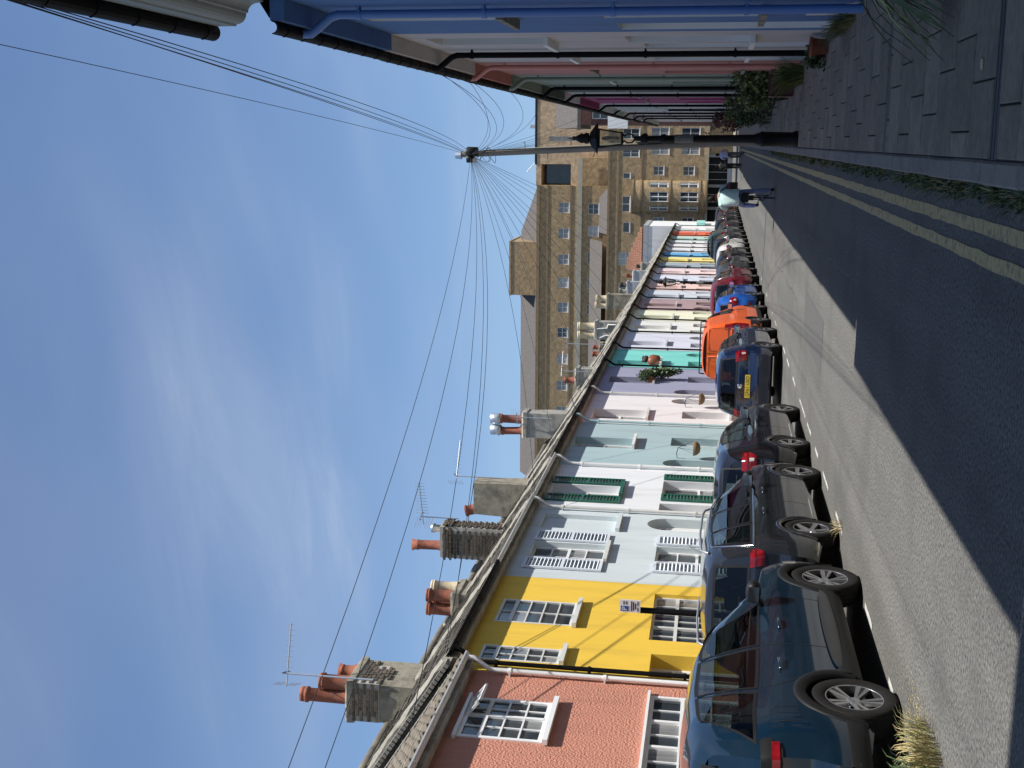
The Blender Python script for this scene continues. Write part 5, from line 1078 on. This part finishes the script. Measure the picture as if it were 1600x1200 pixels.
HAT = dict(L=4.10, W=1.73, H=1.49, wr=.305, axles=(.72, 3.26), sill=.18, roof=[(0,1.28),(.12,1.40),(.55,1.47),(1.2,1.49),(1.9,1.46),(2.45,1.33),(3.1,.98),(3.3,.94),(3.8,.86),(4.02,.74),(4.10,.58)], belt=[(0,.98),(1.2,.94),(3.0,.88),(4.1,.8)], rake=.62,
  windows=[(.92,1.66,.98,1.62),(1.70,2.76,1.66,2.22)], screen=(2.32,3.18), rear_window=(1.0,1.36,.58,.50), tail=(.84,1.06,.20,.15), tailwhite=True, archw=.03, handles=(1.3,2.15), seams=[[(1.68,-1),(1.67,.6),(1.65,.26)],[(.98,-1),(.95,.8),(1.1,.55)]], fog=.42, plate=('', .55), wstyle='plain', spokes=6, rround=.16)
make_car('parked_car', 'black hatchback with red and clear tail lights ahead of the graphite car', 'car', 18.62, -4.62, HAT, carpaint('black', (0.005, 0.005, 0.007), .12))
H4 = dict(HAT); H4.update(L=3.95, W=1.70, H=1.48, axles=(.66, 3.12), roof=[(0,1.34),(.08,1.42),(.5,1.47),(1.2,1.48),(1.9,1.45),(2.4,1.32),(3.0,.98),(3.2,.94),(3.65,.86),(3.88,.74),(3.95,.58)], rake=.34, rear_window=(1.0,1.38,.64,.56), tail=(.78,1.04,.14,.16), plate=('GF61 USO', .76), windows=[(.80,1.60,.86,1.56),(1.64,2.7,1.60,2.16)], screen=(2.26,3.1), fog=None, rround=.12, tailwhite=True, wstyle='plain')
c4, f4 = make_car('parked_car', 'dark blue small hatchback seen from behind with yellow plate GF61 USO', 'car', 27.50, -4.50, H4, carpaint('midnight_blue', (0.006, 0.014, 0.046), .15, .1))
v = MB(); p = f4['rcap'](0, .93, .008); v.lathe([(0,-.012),(.05,-.012),(.055,0)], (0, p[1], .93), 16, axis='Y'); v.build('emblem', M_chrome, c4)
text('1.2', c4, (.46, f4['rcap'](.46, .96, .012)[1], .96), .055, M_chrome)
# orange van
VAN = dict(L=4.20, W=1.78, H=1.84, wr=.31, axles=(.74, 3.44), sill=.21, roof=[(0,1.80),(.15,1.835),(1.0,1.85),(2.2,1.83),(2.7,1.66),(3.2,1.12),(3.4,1.05),(3.9,.93),(4.12,.8),(4.2,.6)], belt=[(0,1.08),(1.2,1.06),(3.0,1.0),(4.2,.9)], rake=.06, tumble=.12, bulge=.05,
  windows=[(2.05,3.02,2.05,2.55)], screen=(2.55,3.3), rear_window=(1.62,1.63,.05,.05), tail=(.62,1.24,.10,.10), clad=.14, bump=.56, arch=M_plast, archw=.03, handles=(2.1,), seams=[[(1.0,1.6),(1.0,.9),(1.05,.35)],[(2.0,1.7),(2.0,.9),(1.98,.35)]], mirmat=M_plast, wstyle='plain', spokes=6, rround=.07)
orange = carpaint('orange', (0.72, 0.115, 0.018), .35, coat=.5)
vn, fv = make_car('parked_van', 'bright orange panel van with roof bars ahead of the blue hatchback', 'van', 33.2, -4.72, VAN, orange)
for sg in (1, -1):
    for (za, zb_) in ((1.16, 1.66), (.66, 1.06)):
        v = MB(); xs = (.08, .70); pts = [(xs[0],za),(xs[1],za),(xs[1],zb_),(xs[0],zb_),(xs[0],za)]; v.tube([fv['rcap'](sg*x, z, .006) for x, z in pts], .012, 6); v.build('door_pressing', orange, vn)
v = MB(); v.grid([[fv['rcap'](x, z, .004) for x in (-.008, .008)] for z in np.linspace(.5, 1.78, 8)], 0, False); v.build('door_seam', M_dark, vn, recalc=False)
v = MB(); v.bar(fv['rcap'](-.03, .95, .03), fv['rcap'](-.03, 1.12, .03), .05, .03); v.build('door_handle', M_plast, vn)
for y in (.45, 1.6):
    v = MB(); pts = [fv['roofp'](y, 0, -.04), fv['roofp'](y, .03, .12)] ; v.tube([pts[0], pts[1], (-pts[1][0], pts[1][1], pts[1][2]), (-pts[0][0], pts[0][1], pts[0][2])], .022, 6); v.build('roof_bar', M_plast, vn)
# the rest of the row
def var(base, **k): d = dict(base); d.update(k); return d
rest = [('parked_car', 'bright blue small car just ahead of the orange van', 38.35, -4.62, var(HAT, L=3.7, axles=(.6, 2.95), H=1.5, roof=[(0,1.36),(.08,1.44),(.5,1.50),(1.2,1.51),(1.8,1.47),(2.3,1.33),(2.8,1.0),(3.0,.95),(3.4,.86),(3.62,.74),(3.7,.58)], windows=[(.7,1.4,.76,1.36),(1.44,2.5,1.40,2.0)], screen=(2.06,2.9), plate=('', .6)), (0.015, 0.10, 0.42)),
 ('parked_car', 'dark red tall car ahead of the bright blue one', 43.3, -4.60, var(EST, rails=None, L=4.2, axles=(.8, 3.3), roof=[(0,1.54),(.1,1.62),(.5,1.67),(1.3,1.68),(2.1,1.65),(2.6,1.5),(3.2,1.1),(3.4,1.05),(3.9,.94),(4.1,.8),(4.2,.62)], windows=[(.9,1.7,.95,1.68),(1.74,2.8,1.70,2.35)], screen=(2.44,3.3)), (0.16, 0.012, 0.022)),
 ('parked_car', 'grey hatchback with large red tail light ahead of the dark red car', 48.2, -4.58, var(HAT), (0.05, 0.052, 0.056)),
 ('parked_car', 'black car squeezed behind the white one', 52.6, -4.6, var(HAT), (0.008, 0.008, 0.01)),
 ('parked_car', 'white hatchback in the far half of the parked row', 57.2, -4.55, var(HAT), (0.62, 0.62, 0.60)),
 ('parked_car', 'dark car directly past the white hatchback', 61.9, -4.55, var(EST, rails=None), (0.012, 0.013, 0.016)),
 ('parked_van', 'dark teal-grey tall van among the farthest parked cars', 66.8, -4.62, var(VAN, L=4.5, H=2.0, roof=[(0,1.95),(.15,1.99),(1.0,2.0),(2.3,1.98),(2.9,1.8),(3.4,1.2),(3.6,1.1),(4.1,.98),(4.4,.8),(4.5,.6)], axles=(.8, 3.6), rear_window=(1.15,1.75,.62,.56)), (0.05, 0.085, 0.095)),
 ('parked_car', 'dark grey car just past the teal-grey van', 72.0, -4.55, var(HAT), (0.03, 0.03, 0.034)),
 ('parked_car', 'black estate in the far cluster of cars', 76.8, -4.5, var(EST), (0.008, 0.008, 0.01)),
 ('parked_car', 'dark blue-grey car third from the far end of the row', 81.6, -4.5, var(HAT), (0.02, 0.025, 0.035)),
 ('parked_car', 'red-lit dark car second from the far end of the row', 86.2, -4.5, var(HAT), (0.04, 0.012, 0.014)),
 ('parked_car', 'farthest dark car in the parked row', 91, -4.5, var(EST, rails=None), (0.02, 0.02, 0.022))]
for i, (nm, lab, yr, xr, P_, rgb) in enumerate(rest):
    make_car(nm, lab, 'van' if 'van' in nm else 'car', yr, xr, P_, carpaint('r%d' % i, tuple(.7*c for c in rgb), .3, coat=.4), detail=1 if i < 4 else 0)
# ------------------------------------------------------------------ people
def skin(name, joints, edges, mat, parent, sub=2, loc=(0,0,0), root=0):
    me = bpy.data.meshes.new(name); me.from_pydata([j[:3] for j in joints], edges, []); o = link(name, me, parent, loc)
    m = o.modifiers.new('skin', 'SKIN'); m.use_smooth_shade = True
    for i, j in enumerate(joints):
        s = me.skin_vertices[0].data[i]; s.radius = (j[3], j[4] if len(j) > 4 else j[3]); s.use_root = (i == root)
    o.modifiers.new('sub', 'SUBSURF').levels = sub; o.modifiers['sub'].render_levels = sub
    bpy.context.view_layer.update(); dg = bpy.context.evaluated_depsgraph_get(); m2 = bpy.data.meshes.new_from_object(o.evaluated_get(dg)); o.modifiers.clear(); o.data = m2
    m2.materials.clear(); [m2.materials.append(x) for x in (mat if isinstance(mat, list) else [mat])]; m2.polygons.foreach_set('use_smooth', [True]*len(m2.polygons)); return o
M_skin = pm('skin_tone', (.30, .16, .10), rough=.55, var=.08, scale=12); M_hair = pm('dark_hair', (.008, .006, .005), spec=.2, rough=.7, var=.2, scale=40)
M_denim = pm('denim', srgb(128, 144, 188), rough=.9, var=.2, scale=14, bump=.2, bscale=40); M_mint = pm('mint_shirt', srgb(172, 196, 192), rough=.9, var=.1, scale=7, bump=.3, bscale=14, bdist=.03); M_shoe = pm('black_shoe', (.012,.012,.013), rough=.5)
M_lav = pm('lavender_shirt', srgb(170, 172, 205), rough=.9, var=.1, scale=9, bump=.3, bscale=18, bdist=.02)
def hand(q_, c, d, s, par, mat):
    """palm and five curled fingers at c, pointing along d, s = side of the thumb"""
    js = [(0,0,0,.022,.03), (d[0]*.07, d[1]*.07, d[2]*.07, .018, .036)]; ed = [(0, 1)]; o = skin('hand', js, ed, mat, par, 1, c)
    f = MB(); dv = Vector(d).normalized(); sv = dv.cross(Vector((0,0,1))).normalized()*s; uv = Vector((0,0,-1))
    for k in range(4):
        b0 = dv*.07 + sv*(.025-.017*k); l = (.036, .042, .039, .03)[k]; f.tube([b0, b0+dv*l*.8+uv*.006, b0+dv*l*1.0+uv*.03, b0+dv*l*.5+uv*.045], [.0095,.009,.0085,.007], 6)
    b0 = dv*.015 + sv*.03; f.tube([b0, b0+sv*.025+dv*.02, b0+sv*.022+dv*.05+uv*.02], [.011,.0105,.008], 6); f.build('fingers', mat, o)
def bicycle(par, z=0.0):
    q = MB()
    for y in (-.50, .52):
        q.lathe([(.315,-.016),(.335,-.012),(.342,0),(.335,.012),(.315,.016),(.310,0),(.315,-.016)], (0, y, .342), 28, axis='X')
    w = q.build('tyre', M_rubber, par)
    q = MB()
    for y in (-.50, .52):
        q.lathe([(.03,-.03),(.03,.03)], (0,y,.342), 10, axis='X')
        for k in range(14): a = 2*math.pi*k/14; q.tube([(0,y,.342),(0,y+.31*math.cos(a),.342+.31*math.sin(a))], .002, 3, cap=False)
    q.build('spokes', M_alu, par)
    q = MB(); S = (0,-.12,.86); BB = (0,-.02,.28); HT = (0,.36,.86); HB = (0,.40,.66)
    for a, b_ in ((S, BB), (BB, HB), (S, HT), (HT, HB)): q.tube([a, b_], .017, 8)
    for s in (-1, 1): q.tube([(s*.012,-.10,.80), (s*.06,-.50,.342)], .009, 6); q.tube([(s*.012,-.02,.28), (s*.06,-.50,.342)], .009, 6); q.tube([HB, (s*.05,.41,.6), (s*.055,.52,.342)], .011, 6)
    q.build('frame', M_iron, par)
    q = MB(); q.tube([S, (0,-.14,.96)], .014, 8); q.build('seat_post', M_steel, par)
    q = MB(); q.prism([(-.09,-.26),(-.07,-.30),(.07,-.30),(.09,-.26),(.03,-.05),(.02,.02),(-.02,.02),(-.03,-.05)], 'Z', .955, 1.0); q.build('saddle', M_plast, par)
    q = MB(); q.tube([HT, (0,.34,1.02)], .014, 8); q.tube([(-.29,.24,1.06),(-.18,.33,1.06),(0,.36,1.03),(.18,.33,1.06),(.29,.24,1.06)], .013, 8); q.build('handlebar', M_iron, par)
    q = MB(); q.lathe([(.0,-.01),(.09,-.01),(.09,.01),(0,.01)], (.05,-.02,.28), 16, axis='X'); q.tube([(.06,-.02,.28),(.08,-.02,.11),(.16,-.02,.11)], .012, 6); q.tube([(-.06,-.02,.28),(-.08,-.02,.45),(-.16,-.02,.45)], .012, 6); q.box(.10,.19,-.06,.03,.10,.125); q.box(-.19,-.10,-.06,.03,.44,.465); q.build('crank', M_iron, par)
bk = thing('bicycle', 'black bicycle under the cyclist in the middle of the road', 'bicycle', (-1.50, 34.9, 0), math.radians(2)); bicycle(bk)
q = MB(); q.bevbox(-.07, .07, -.56, -.44, .60, .74, .02); q.build('rear_mudguard', M_plast, bk); q = MB(); q.bevbox(-.13,.13,-.3,-.18,.72,.92,.03); q.build('saddle_bag', M_plast, bk)
cy = thing('person', 'cyclist in a pale mint shirt and blue jeans riding away, right leg reaching down', 'person', (-1.50, 34.9, 0), math.radians(2))
J = [(0,-.16,1.00,.155,.135), (0,-.13,1.14,.165,.125), (0,-.06,1.32,.19,.125), (0,.02,1.47,.17,.11), (-.02,.06,1.56,.065,.06), (-.03,.09,1.62,.058,.058),
     (.13,-.10,.95,.105,.10), (.17,-.04,.62,.075,.075), (.21,.02,.22,.052,.055), (.22,.02,.12,.04,.05),
     (-.13,-.10,.96,.105,.10), (-.21,.20,.86,.08,.08), (-.22,.02,.54,.056,.058), (-.20,-.02,.50,.04,.05),
     (.21,.03,1.46,.075,.07), (.33,.12,1.24,.052,.05), (.30,.24,1.10,.036,.036),
     (-.21,.03,1.46,.075,.07), (-.33,.12,1.24,.052,.05), (-.30,.24,1.10,.036,.036)]
E_ = [(0,1),(1,2),(2,3),(3,4),(4,5),(0,6),(6,7),(7,8),(8,9),(0,10),(10,11),(11,12),(12,13),(3,14),(14,15),(15,16),(3,17),(17,18),(18,19)]
bd = skin('body', J, E_, [M_skin, M_denim, M_mint], cy, 2)
for p_ in bd.data.polygons:
    c = p_.center; p_.material_index = 1 if c.z < 1.0 or (c.z < 1.02 and abs(c.x) < .2) else (2 if (c.z < 1.535 and (abs(c.x) < .235 or c.z > 1.30)) else 0)
# loose shirt hanging off the shoulders
q = MB(); rws = []
for z, rx, ry, yc in ((1.50,.17,.10,.03),(1.46,.235,.13,.02),(1.36,.245,.16,-.04),(1.22,.235,.17,-.10),(1.08,.235,.175,-.14),(.98,.245,.18,-.15)):
    rws.append([(rx*math.cos(a)*(1+.03*math.sin(5*a+z*9)), yc + ry*math.sin(a)*(1+.05*math.sin(7*a+z*14)), z + .012*math.sin(4*a)) for a in np.linspace(0, 2*math.pi, 33)])
q.grid(rws, 0, True)
for s in (1, -1): q.tube([(s*.17,.02,1.46),(s*.26,.06,1.40),(s*.315,.10,1.28)], [.085,.085,.08], 12)
q.build('shirt', M_mint, cy, recalc=False)
hd_ = thing('head_tmp', '', ''); bpy.data.objects.remove(hd_)
def head(par, c, tilt, hair=M_hair, s=1.0):
    q = MB(); n = 16; rws = []
    for t in np.linspace(0, math.pi, 13):
        r_ = math.sin(t); z = math.cos(t); rws.append([(.076*s*r_*math.cos(a)*(1-.12*max(0,-z)), (.095*r_*math.sin(a) + (.012 if z < 0 and math.sin(a) > 0 else 0))*s, .118*s*z) for a in np.linspace(0, 2*math.pi, n+1)])
    q.grid(rws, 0, True); h = q.build('head', M_skin, par, c, recalc=False); h.rotation_euler = tilt
    q = MB(); q.tube([(0,.088*s,.02*s),(0,.112*s,-.012*s),(0,.092*s,-.022*s)], [.009*s,.014*s,.01*s], 6); q.build('nose', M_skin, h)
    for sx_ in (-1, 1): 
        q = MB(); q.lathe([(0,-.008),(.022,-.006),(.026,.004),(.012,.008)], (sx_*.078*s, 0, 0), 10, axis='X'); q.build('ear', M_skin, h)
        q = MB(); q.lathe([(0,-.004),(.01,0),(0,.004)], (sx_*.03*s,.086*s,.012*s), 8, axis='Y'); q.build('eye', M_hair, h)
    q = MB(); q.bar((-.025*s,.092*s,-.055*s),(.025*s,.092*s,-.055*s),.006,.008); q.build('mouth', pm('lips',(.25,.09,.07)), h)
    q = MB(); rws = []
    for t in np.linspace(0, math.pi*.72, 10):
        r_ = math.sin(t); z = math.cos(t); rws.append([(.085*s*r_*math.cos(a)*(1+.04*math.sin(9*a)), .104*s*r_*math.sin(a) - .008 - (.0 if math.sin(a) < .3 or z > .35 else .07*s*(math.sin(a)-.2)), .128*s*z + (.0)) for a in np.linspace(0, 2*math.pi, 25)])
    q.grid(rws, 0, True); q.build('hair', hair, h, recalc=False); return h
head(cy, (-.04,.10,1.70), (math.radians(-8), math.radians(-10), math.radians(18)))
for s in (1, -1): hand(None, (s*.30,.24,1.10), (0,1,-.35), -s, cy, M_skin)
for (x, y, z, rx) in ((.22,.06,.075,-12), (-.20,.03,.47,5)):
    q = MB(); q.lathe([(.0,-.14),(.035,-.13),(.046,-.05),(.05,.04),(.042,.12),(.0,.15)], n=12, axis='Y'); o = q.build('shoe', M_shoe, cy, (x, y, z)); o.scale = (1, 1, .85); o.rotation_euler = (math.radians(rx), 0, 0)
bg = thing('shoulder_bag', 'dark red and black bag slung at the right side of the cyclist', 'bag', (-1.19, 34.92, 1.02)); q = MB(); q.bevbox(-.10,.10,-.13,.15,.0,.30,.05); q.build('pouch', pm('dark_red_bag', (.12,.02,.018), rough=.7, var=.4, scale=14), bg); q = MB(); q.tube([(-.02,-.1,.28),(-.12,-.1,.45),(-.30,-.06,.50),(-.36,.1,.42)], .018, 6); q.box(-.11,.11,-.14,-.12,.05,.2); q.build('strap', M_plast, bg)

def walker(loc, label, shirt, legs, rz, bike=True):
    t = thing('person', label, 'person', loc, rz)
    J = [(0,0,.95,.14,.11),(0,.02,1.12,.14,.11),(0,.04,1.36,.17,.11),(0,.06,1.46,.06,.06),(0,.08,1.52,.055,.055),(.10,0,.86,.09,.09),(.12,.06,.5,.065,.065),(.12,.0,.1,.045,.05),(-.10,0,.86,.09,.09),(-.12,.2,.62,.065,.065),(-.12,.1,.3,.045,.05),(.20,.05,1.38,.06,.06),(.26,.14,1.15,.045,.045),(.22,.34,1.05,.032,.032),(-.20,.05,1.38,.06,.06),(-.26,.14,1.15,.045,.045),(-.22,.34,1.05,.032,.032)]
    bd = skin('body', J, [(0,1),(1,2),(2,3),(3,4),(0,5),(5,6),(6,7),(0,8),(8,9),(9,10),(2,11),(11,12),(12,13),(2,14),(14,15),(15,16)], [M_skin, legs, shirt], t, 2)
    for p_ in bd.data.polygons: c = p_.center; p_.material_index = 1 if c.z < .97 else (2 if c.z < 1.47 and (abs(c.x) < .23 or c.z > 1.18) else 0)
    head(t, (0,.09,1.60), (0,0,0)); [hand(None, (s*.22,.34,1.05), (0,1,-.2), -s, t, M_skin) for s in (1,-1)]
    for (x, y, z) in ((.12,.04,.06), (-.12,.14,.25)):
        q = MB(); q.lathe([(.0,-.13),(.04,-.1),(.05,.03),(.04,.12),(.0,.15)], n=10, axis='Y'); q.build('shoe', M_shoe, t, (x, y, z))
    return t
b2 = thing('bicycle', 'distant bicycle ridden beside the kerb in the shade', 'bicycle', (-.75, 76, 0)); bicycle(b2); walker((-.75, 75.9, 0), 'distant cyclist in a pale lavender shirt by the far shaded kerb', M_lav, pm('grey_trousers', (.12,.12,.13)), 0)
b3 = thing('bicycle', 'distant bicycle in the sunlit road near the shopfronts', 'bicycle', (-1.55, 84, 0), math.radians(-4)); bicycle(b3); walker((-1.55, 83.9, 0), 'distant cyclist in black and white near the shopfronts', pm('black_top', (.02,.02,.022), rough=.9), pm('black_trousers', (.015,.015,.017), rough=.9), math.radians(-4))

# ------------------------------------------------------------------ plants
def blades(q, base, n, spread, h, rng, w=.006, mats=3, lean=(0, 0), curve=.5):
    for _ in range(n):
        a = rng.uniform(0, 2*math.pi); r = rng.uniform(0, 1)**.6; p = Vector(base) + Vector((spread[0]*r*math.cos(a), spread[1]*r*math.sin(a), 0)); hh_ = h*rng.uniform(.45, 1.15); d = Vector((math.cos(a)*r + lean[0] + rng.gauss(0,.25), math.sin(a)*r + lean[1] + rng.gauss(0,.25), 0))*curve; s = Vector((-d.y, d.x, 0)); s = s.normalized() if s.length > 1e-4 else Vector((1,0,0)); m_ = rng.randrange(mats)
        pts = [p, p + d*hh_*.25 + Vector((0,0,hh_*.5)), p + d*hh_*.65 + Vector((0,0,hh_*.85)), p + d*hh_*1.15 + Vector((0,0,hh_*.92))]; ww = [w, w, w*.7, .0006]; vs = []
        for pt, x in zip(pts, ww): vs += [pt - s*x, pt + s*x]
        q.add(vs, [(0,1,3,2),(2,3,5,4),(4,5,7,6)], m_)
rg = random.Random(21)
t = thing('grass_tuft', 'dry straw-coloured grass tuft by the rear wheel of the petrol blue SUV', 'plant', (-4.14, 8.05, 0.0))
q = MB(); blades(q, (0,0,0), 620, (.2,.50), .2, rg, .003, 3, (-.2,-.2), .9); q.build('straw', DRY, t, recalc=False); q = MB(); blades(q, (-.16,-.1,0), 160, (.14,.3), .3, rg, .005, 3, (-.5,0), .6); q.build('green_blades', GREENS, t, recalc=False)
q = MB()
for _ in range(500): x, y = rg.gauss(0,.10), rg.gauss(.5,.35); a = rg.uniform(0,3); l = rg.uniform(.02,.06); q.add([(x,y,.006),(x+l*math.cos(a),y+l*math.sin(a),.010),(x+l*math.cos(a)+.003,y+l*math.sin(a)+.003,.008)], [(0,1,2)], rg.randrange(2))
q.build('fallen_straw', DRY, t, recalc=False)
t = thing('grass_tuft', 'small dry sprig of weeds by the rear wheel of the graphite people carrier', 'plant', (-4.42, 14.3, 0)); q = MB(); blades(q, (0,0,0), 36, (.07,.10), .13, rg, .003, 2, (.1,0), 1.0); q.build('straw', DRY, t, recalc=False)
# gutter weeds along the kerb: one uncountable strip
q = MB(); KM = GREENS + DRY
for _ in range(420):
    y = 4.4 + (rg.random()**1.5)*34; dens = .5+.5*math.sin(y*2.1+1.3*math.sin(y*.9)); 
    if rg.random() > dens*.8+.25: continue
    sc_ = rg.uniform(.4, 1.15); blades(q, (-.275 + rg.gauss(0,.025), y, 0), int(26*sc_), (.06,.12), .10*sc_, rg, .003, 6, (-.3,0), .9)
    if rg.random() < .5: leaves(q, (-.29, y, .04), (.07,.10,.04), 14, .035, rg, 3)
tag(q.build('kerb_weeds', KM, recalc=False), 'weeds and grass growing in the gutter along the shaded kerb', 'weeds', kind='stuff')
def shrub(name, label, loc, rad, n, size, seed, mats=GREENS, stems=5, cat='plant'):
    r_ = random.Random(seed); t = thing(name, label, cat, loc); q = MB()
    for _ in range(stems): a = r_.uniform(0, 6.3); q.tube([(0,0,0),(.3*rad[0]*math.cos(a),.3*rad[1]*math.sin(a),rad[2]*.9),(.6*rad[0]*math.cos(a),.6*rad[1]*math.sin(a),rad[2]*1.6)], [.014,.01,.005], 5)
    q.build('stem', pm('bark', (.06,.045,.03), rough=.9), t); q = MB()
    for _ in range(max(6, n//60)):
        c = (r_.uniform(-.75,.75)*rad[0], r_.uniform(-.85,.85)*rad[1], rad[2]*(.95+r_.uniform(-.7,.75))); k = r_.uniform(.16,.42); leaves(q, c, (rad[0]*k, rad[1]*k, rad[2]*k*1.2), int(60*(.5+k*1.6)), size*r_.uniform(.6,1.1), r_, 3)
    for _ in range(stems*3):
        a = r_.uniform(0, 6.3); d_ = Vector((math.cos(a)*rad[0], math.sin(a)*rad[1], 0)); p0 = d_*.3 + Vector((0,0,rad[2]*r_.uniform(.5,1.4))); tip = p0 + d_*r_.uniform(.5,1.0) + Vector((0,0,rad[2]*r_.uniform(-.2,.8)))
        for i in range(9): leaves(q, p0.lerp(tip, i/8), (.035,.035,.035), 4, size*.8, r_, 3)
    q.build('foliage', mats, t, recalc=False); return t
def planter(par_loc, label, r=.16, h=.24, mat=None, name='plant_pot'):
    t = thing(name, label, 'pot', par_loc); q = MB(); q.lathe([(0,0),(r*.72,0),(r*.95,h*.85),(r*1.08,h*.86),(r*1.08,h),(r*.95,h),(r*.9,h*.88),(0,h*.88)], n=20); q.build('pot_body', mat or M_terra, t); return t
BRONZE = [pm('bronze_leaf', (.06,.03,.018), rough=.6, var=.3, scale=12), GREENS[2], GREENS[0]]; YEL = [GREENS[1], pm('lime_leaf', (.22,.25,.07), rough=.6, var=.2, scale=12), GREENS[0]]
planter((1.32, 18.3, .12), 'terracotta pot at the foot of the white house', .13, .26)
shrub('potted_plant', 'small leafy plant beside the terracotta pot by the white wall', (1.22, 18.7, .12), (.16,.3,.16), 700, .06, 31)
q = MB(); 
t = thing('grass_plant', 'arching pale grass clump at the foot of the dusty pink house', 'plant', (1.2, 23.6, .12)); blades(q, (0,0,0), 420, (.16,.35), .55, rg, .006, 3, (-.3,0), .8); q.build('blades', YEL, t, recalc=False)
t = thing('grass_plant', 'thin dry grass growing against the foot of the blue house', 'plant', (1.38, 15.6, .12)); q = MB(); blades(q, (0,0,0), 320, (.08,.9), .28, rg, .004, 3, (-.4,0), .7); q.build('blades', [DRY[2], GREENS[2], DRY[1]], t, recalc=False)
tr_ = thing('planter_box', 'dark red timber planter in front of the sage house', 'planter', (1.18, 26.6, .12)); q = MB(); q.box(-.25,.25,-.5,.5,0,.05); [q.box(-.26,.26,-.5,-.47,z,z+.13) or q.box(-.26,-.23,-.5,.5,z,z+.13) for z in (.05,.20,.35)]; q.box(.22,.25,-.5,.5,.05,.48); q.box(-.26,.26,.47,.5,.05,.48); q.build('board', pm('red_timber', (.09,.03,.025), rough=.7, var=.2, scale=9), tr_)
planter((1.1, 28.2, .12), 'black tub holding the yellow-green strappy plant', .24, .36, M_plast)
shrub('potted_shrub', 'yellow-green strappy plant in the black tub', (1.15, 28.4, .46), (.42,.7,.42), 1500, .13, 33, YEL)
shrub('potted_shrub', 'dark bronze-leaved shrub beyond the strappy plant', (1.1, 32.4, .12), (.45,1.0,.62), 2400, .09, 34, BRONZE)
shrub('potted_shrub', 'broad green shrub farthest out over the pavement', (.95, 37.0, .12), (.55,1.3,.55), 2600, .10, 35, GREENS)
shrub('potted_shrub', 'tall thin shrub against the magenta house', (1.15, 43.5, .12), (.4,1.0,.75), 1600, .11, 36, YEL)
shrub('potted_shrub', 'red-leaved bush in front of the far shaded houses', (.9, 58, .5), (.45,.8,.75), 900, .14, 37, [pm('red_leaf', (.09,.018,.022), rough=.6, var=.3, scale=8)]*2 + [BRONZE[0]])
planter((1.05, 37.2, .12), 'grey pot under the broad green shrub', .22, .3, M_cem2)
# strap-leaved plant leaning in over the pavement
t = thing('strap_plant', 'green strap-leaved plant arching over the near pavement', 'plant', (1.42, 8.9, .12)); r_ = random.Random(8)
q = MB(); q.lathe([(0,0),(.15,0),(.19,.28),(.2,.3),(.17,.3),(0,.26)], n=18); q.build('pot_body', M_plast, t)
for k in range(48):
    a = math.pi + r_.gauss(0, .75); L_ = r_.uniform(.7, 1.25); up_ = r_.uniform(.3, .85); q = MB(); pts = []
    d = Vector((math.cos(a), math.sin(a), 0)); s = Vector((-d.y, d.x, 0))
    for i in range(8): u_ = i/7; pts.append(Vector((0,0,.28)) + d*(L_*u_*.78) + Vector((0,0,up_*u_*1.5 - (1.25*up_+.32)*u_*u_)))
    vs = []
    for i, p_ in enumerate(pts): w_ = .034*(1-(i/7)**2.2)+.002; vs += [p_ - s*w_ + Vector((0,0,.006)), p_, p_ + s*w_ + Vector((0,0,.006))]
    q.add(vs, [(3*i+j, 3*i+j+1, 3*i+4+j, 3*i+3+j) for i in range(7) for j in (0, 1)], 0, True); q.build('leaf', YEL[k % 3], t, recalc=False)
# litter
q = MB(); q.prism([(0,0),(.05,.01),(.06,.05),(.03,.08),(-.01,.05)], 'Z', .125, .13); tag(q.build('fallen_leaf', pm('pale_leaf', (.42,.44,.22), rough=.7)), 'pale yellow-green fallen leaf on the near paving', 'leaf').location = (.42, 7.55, 0)
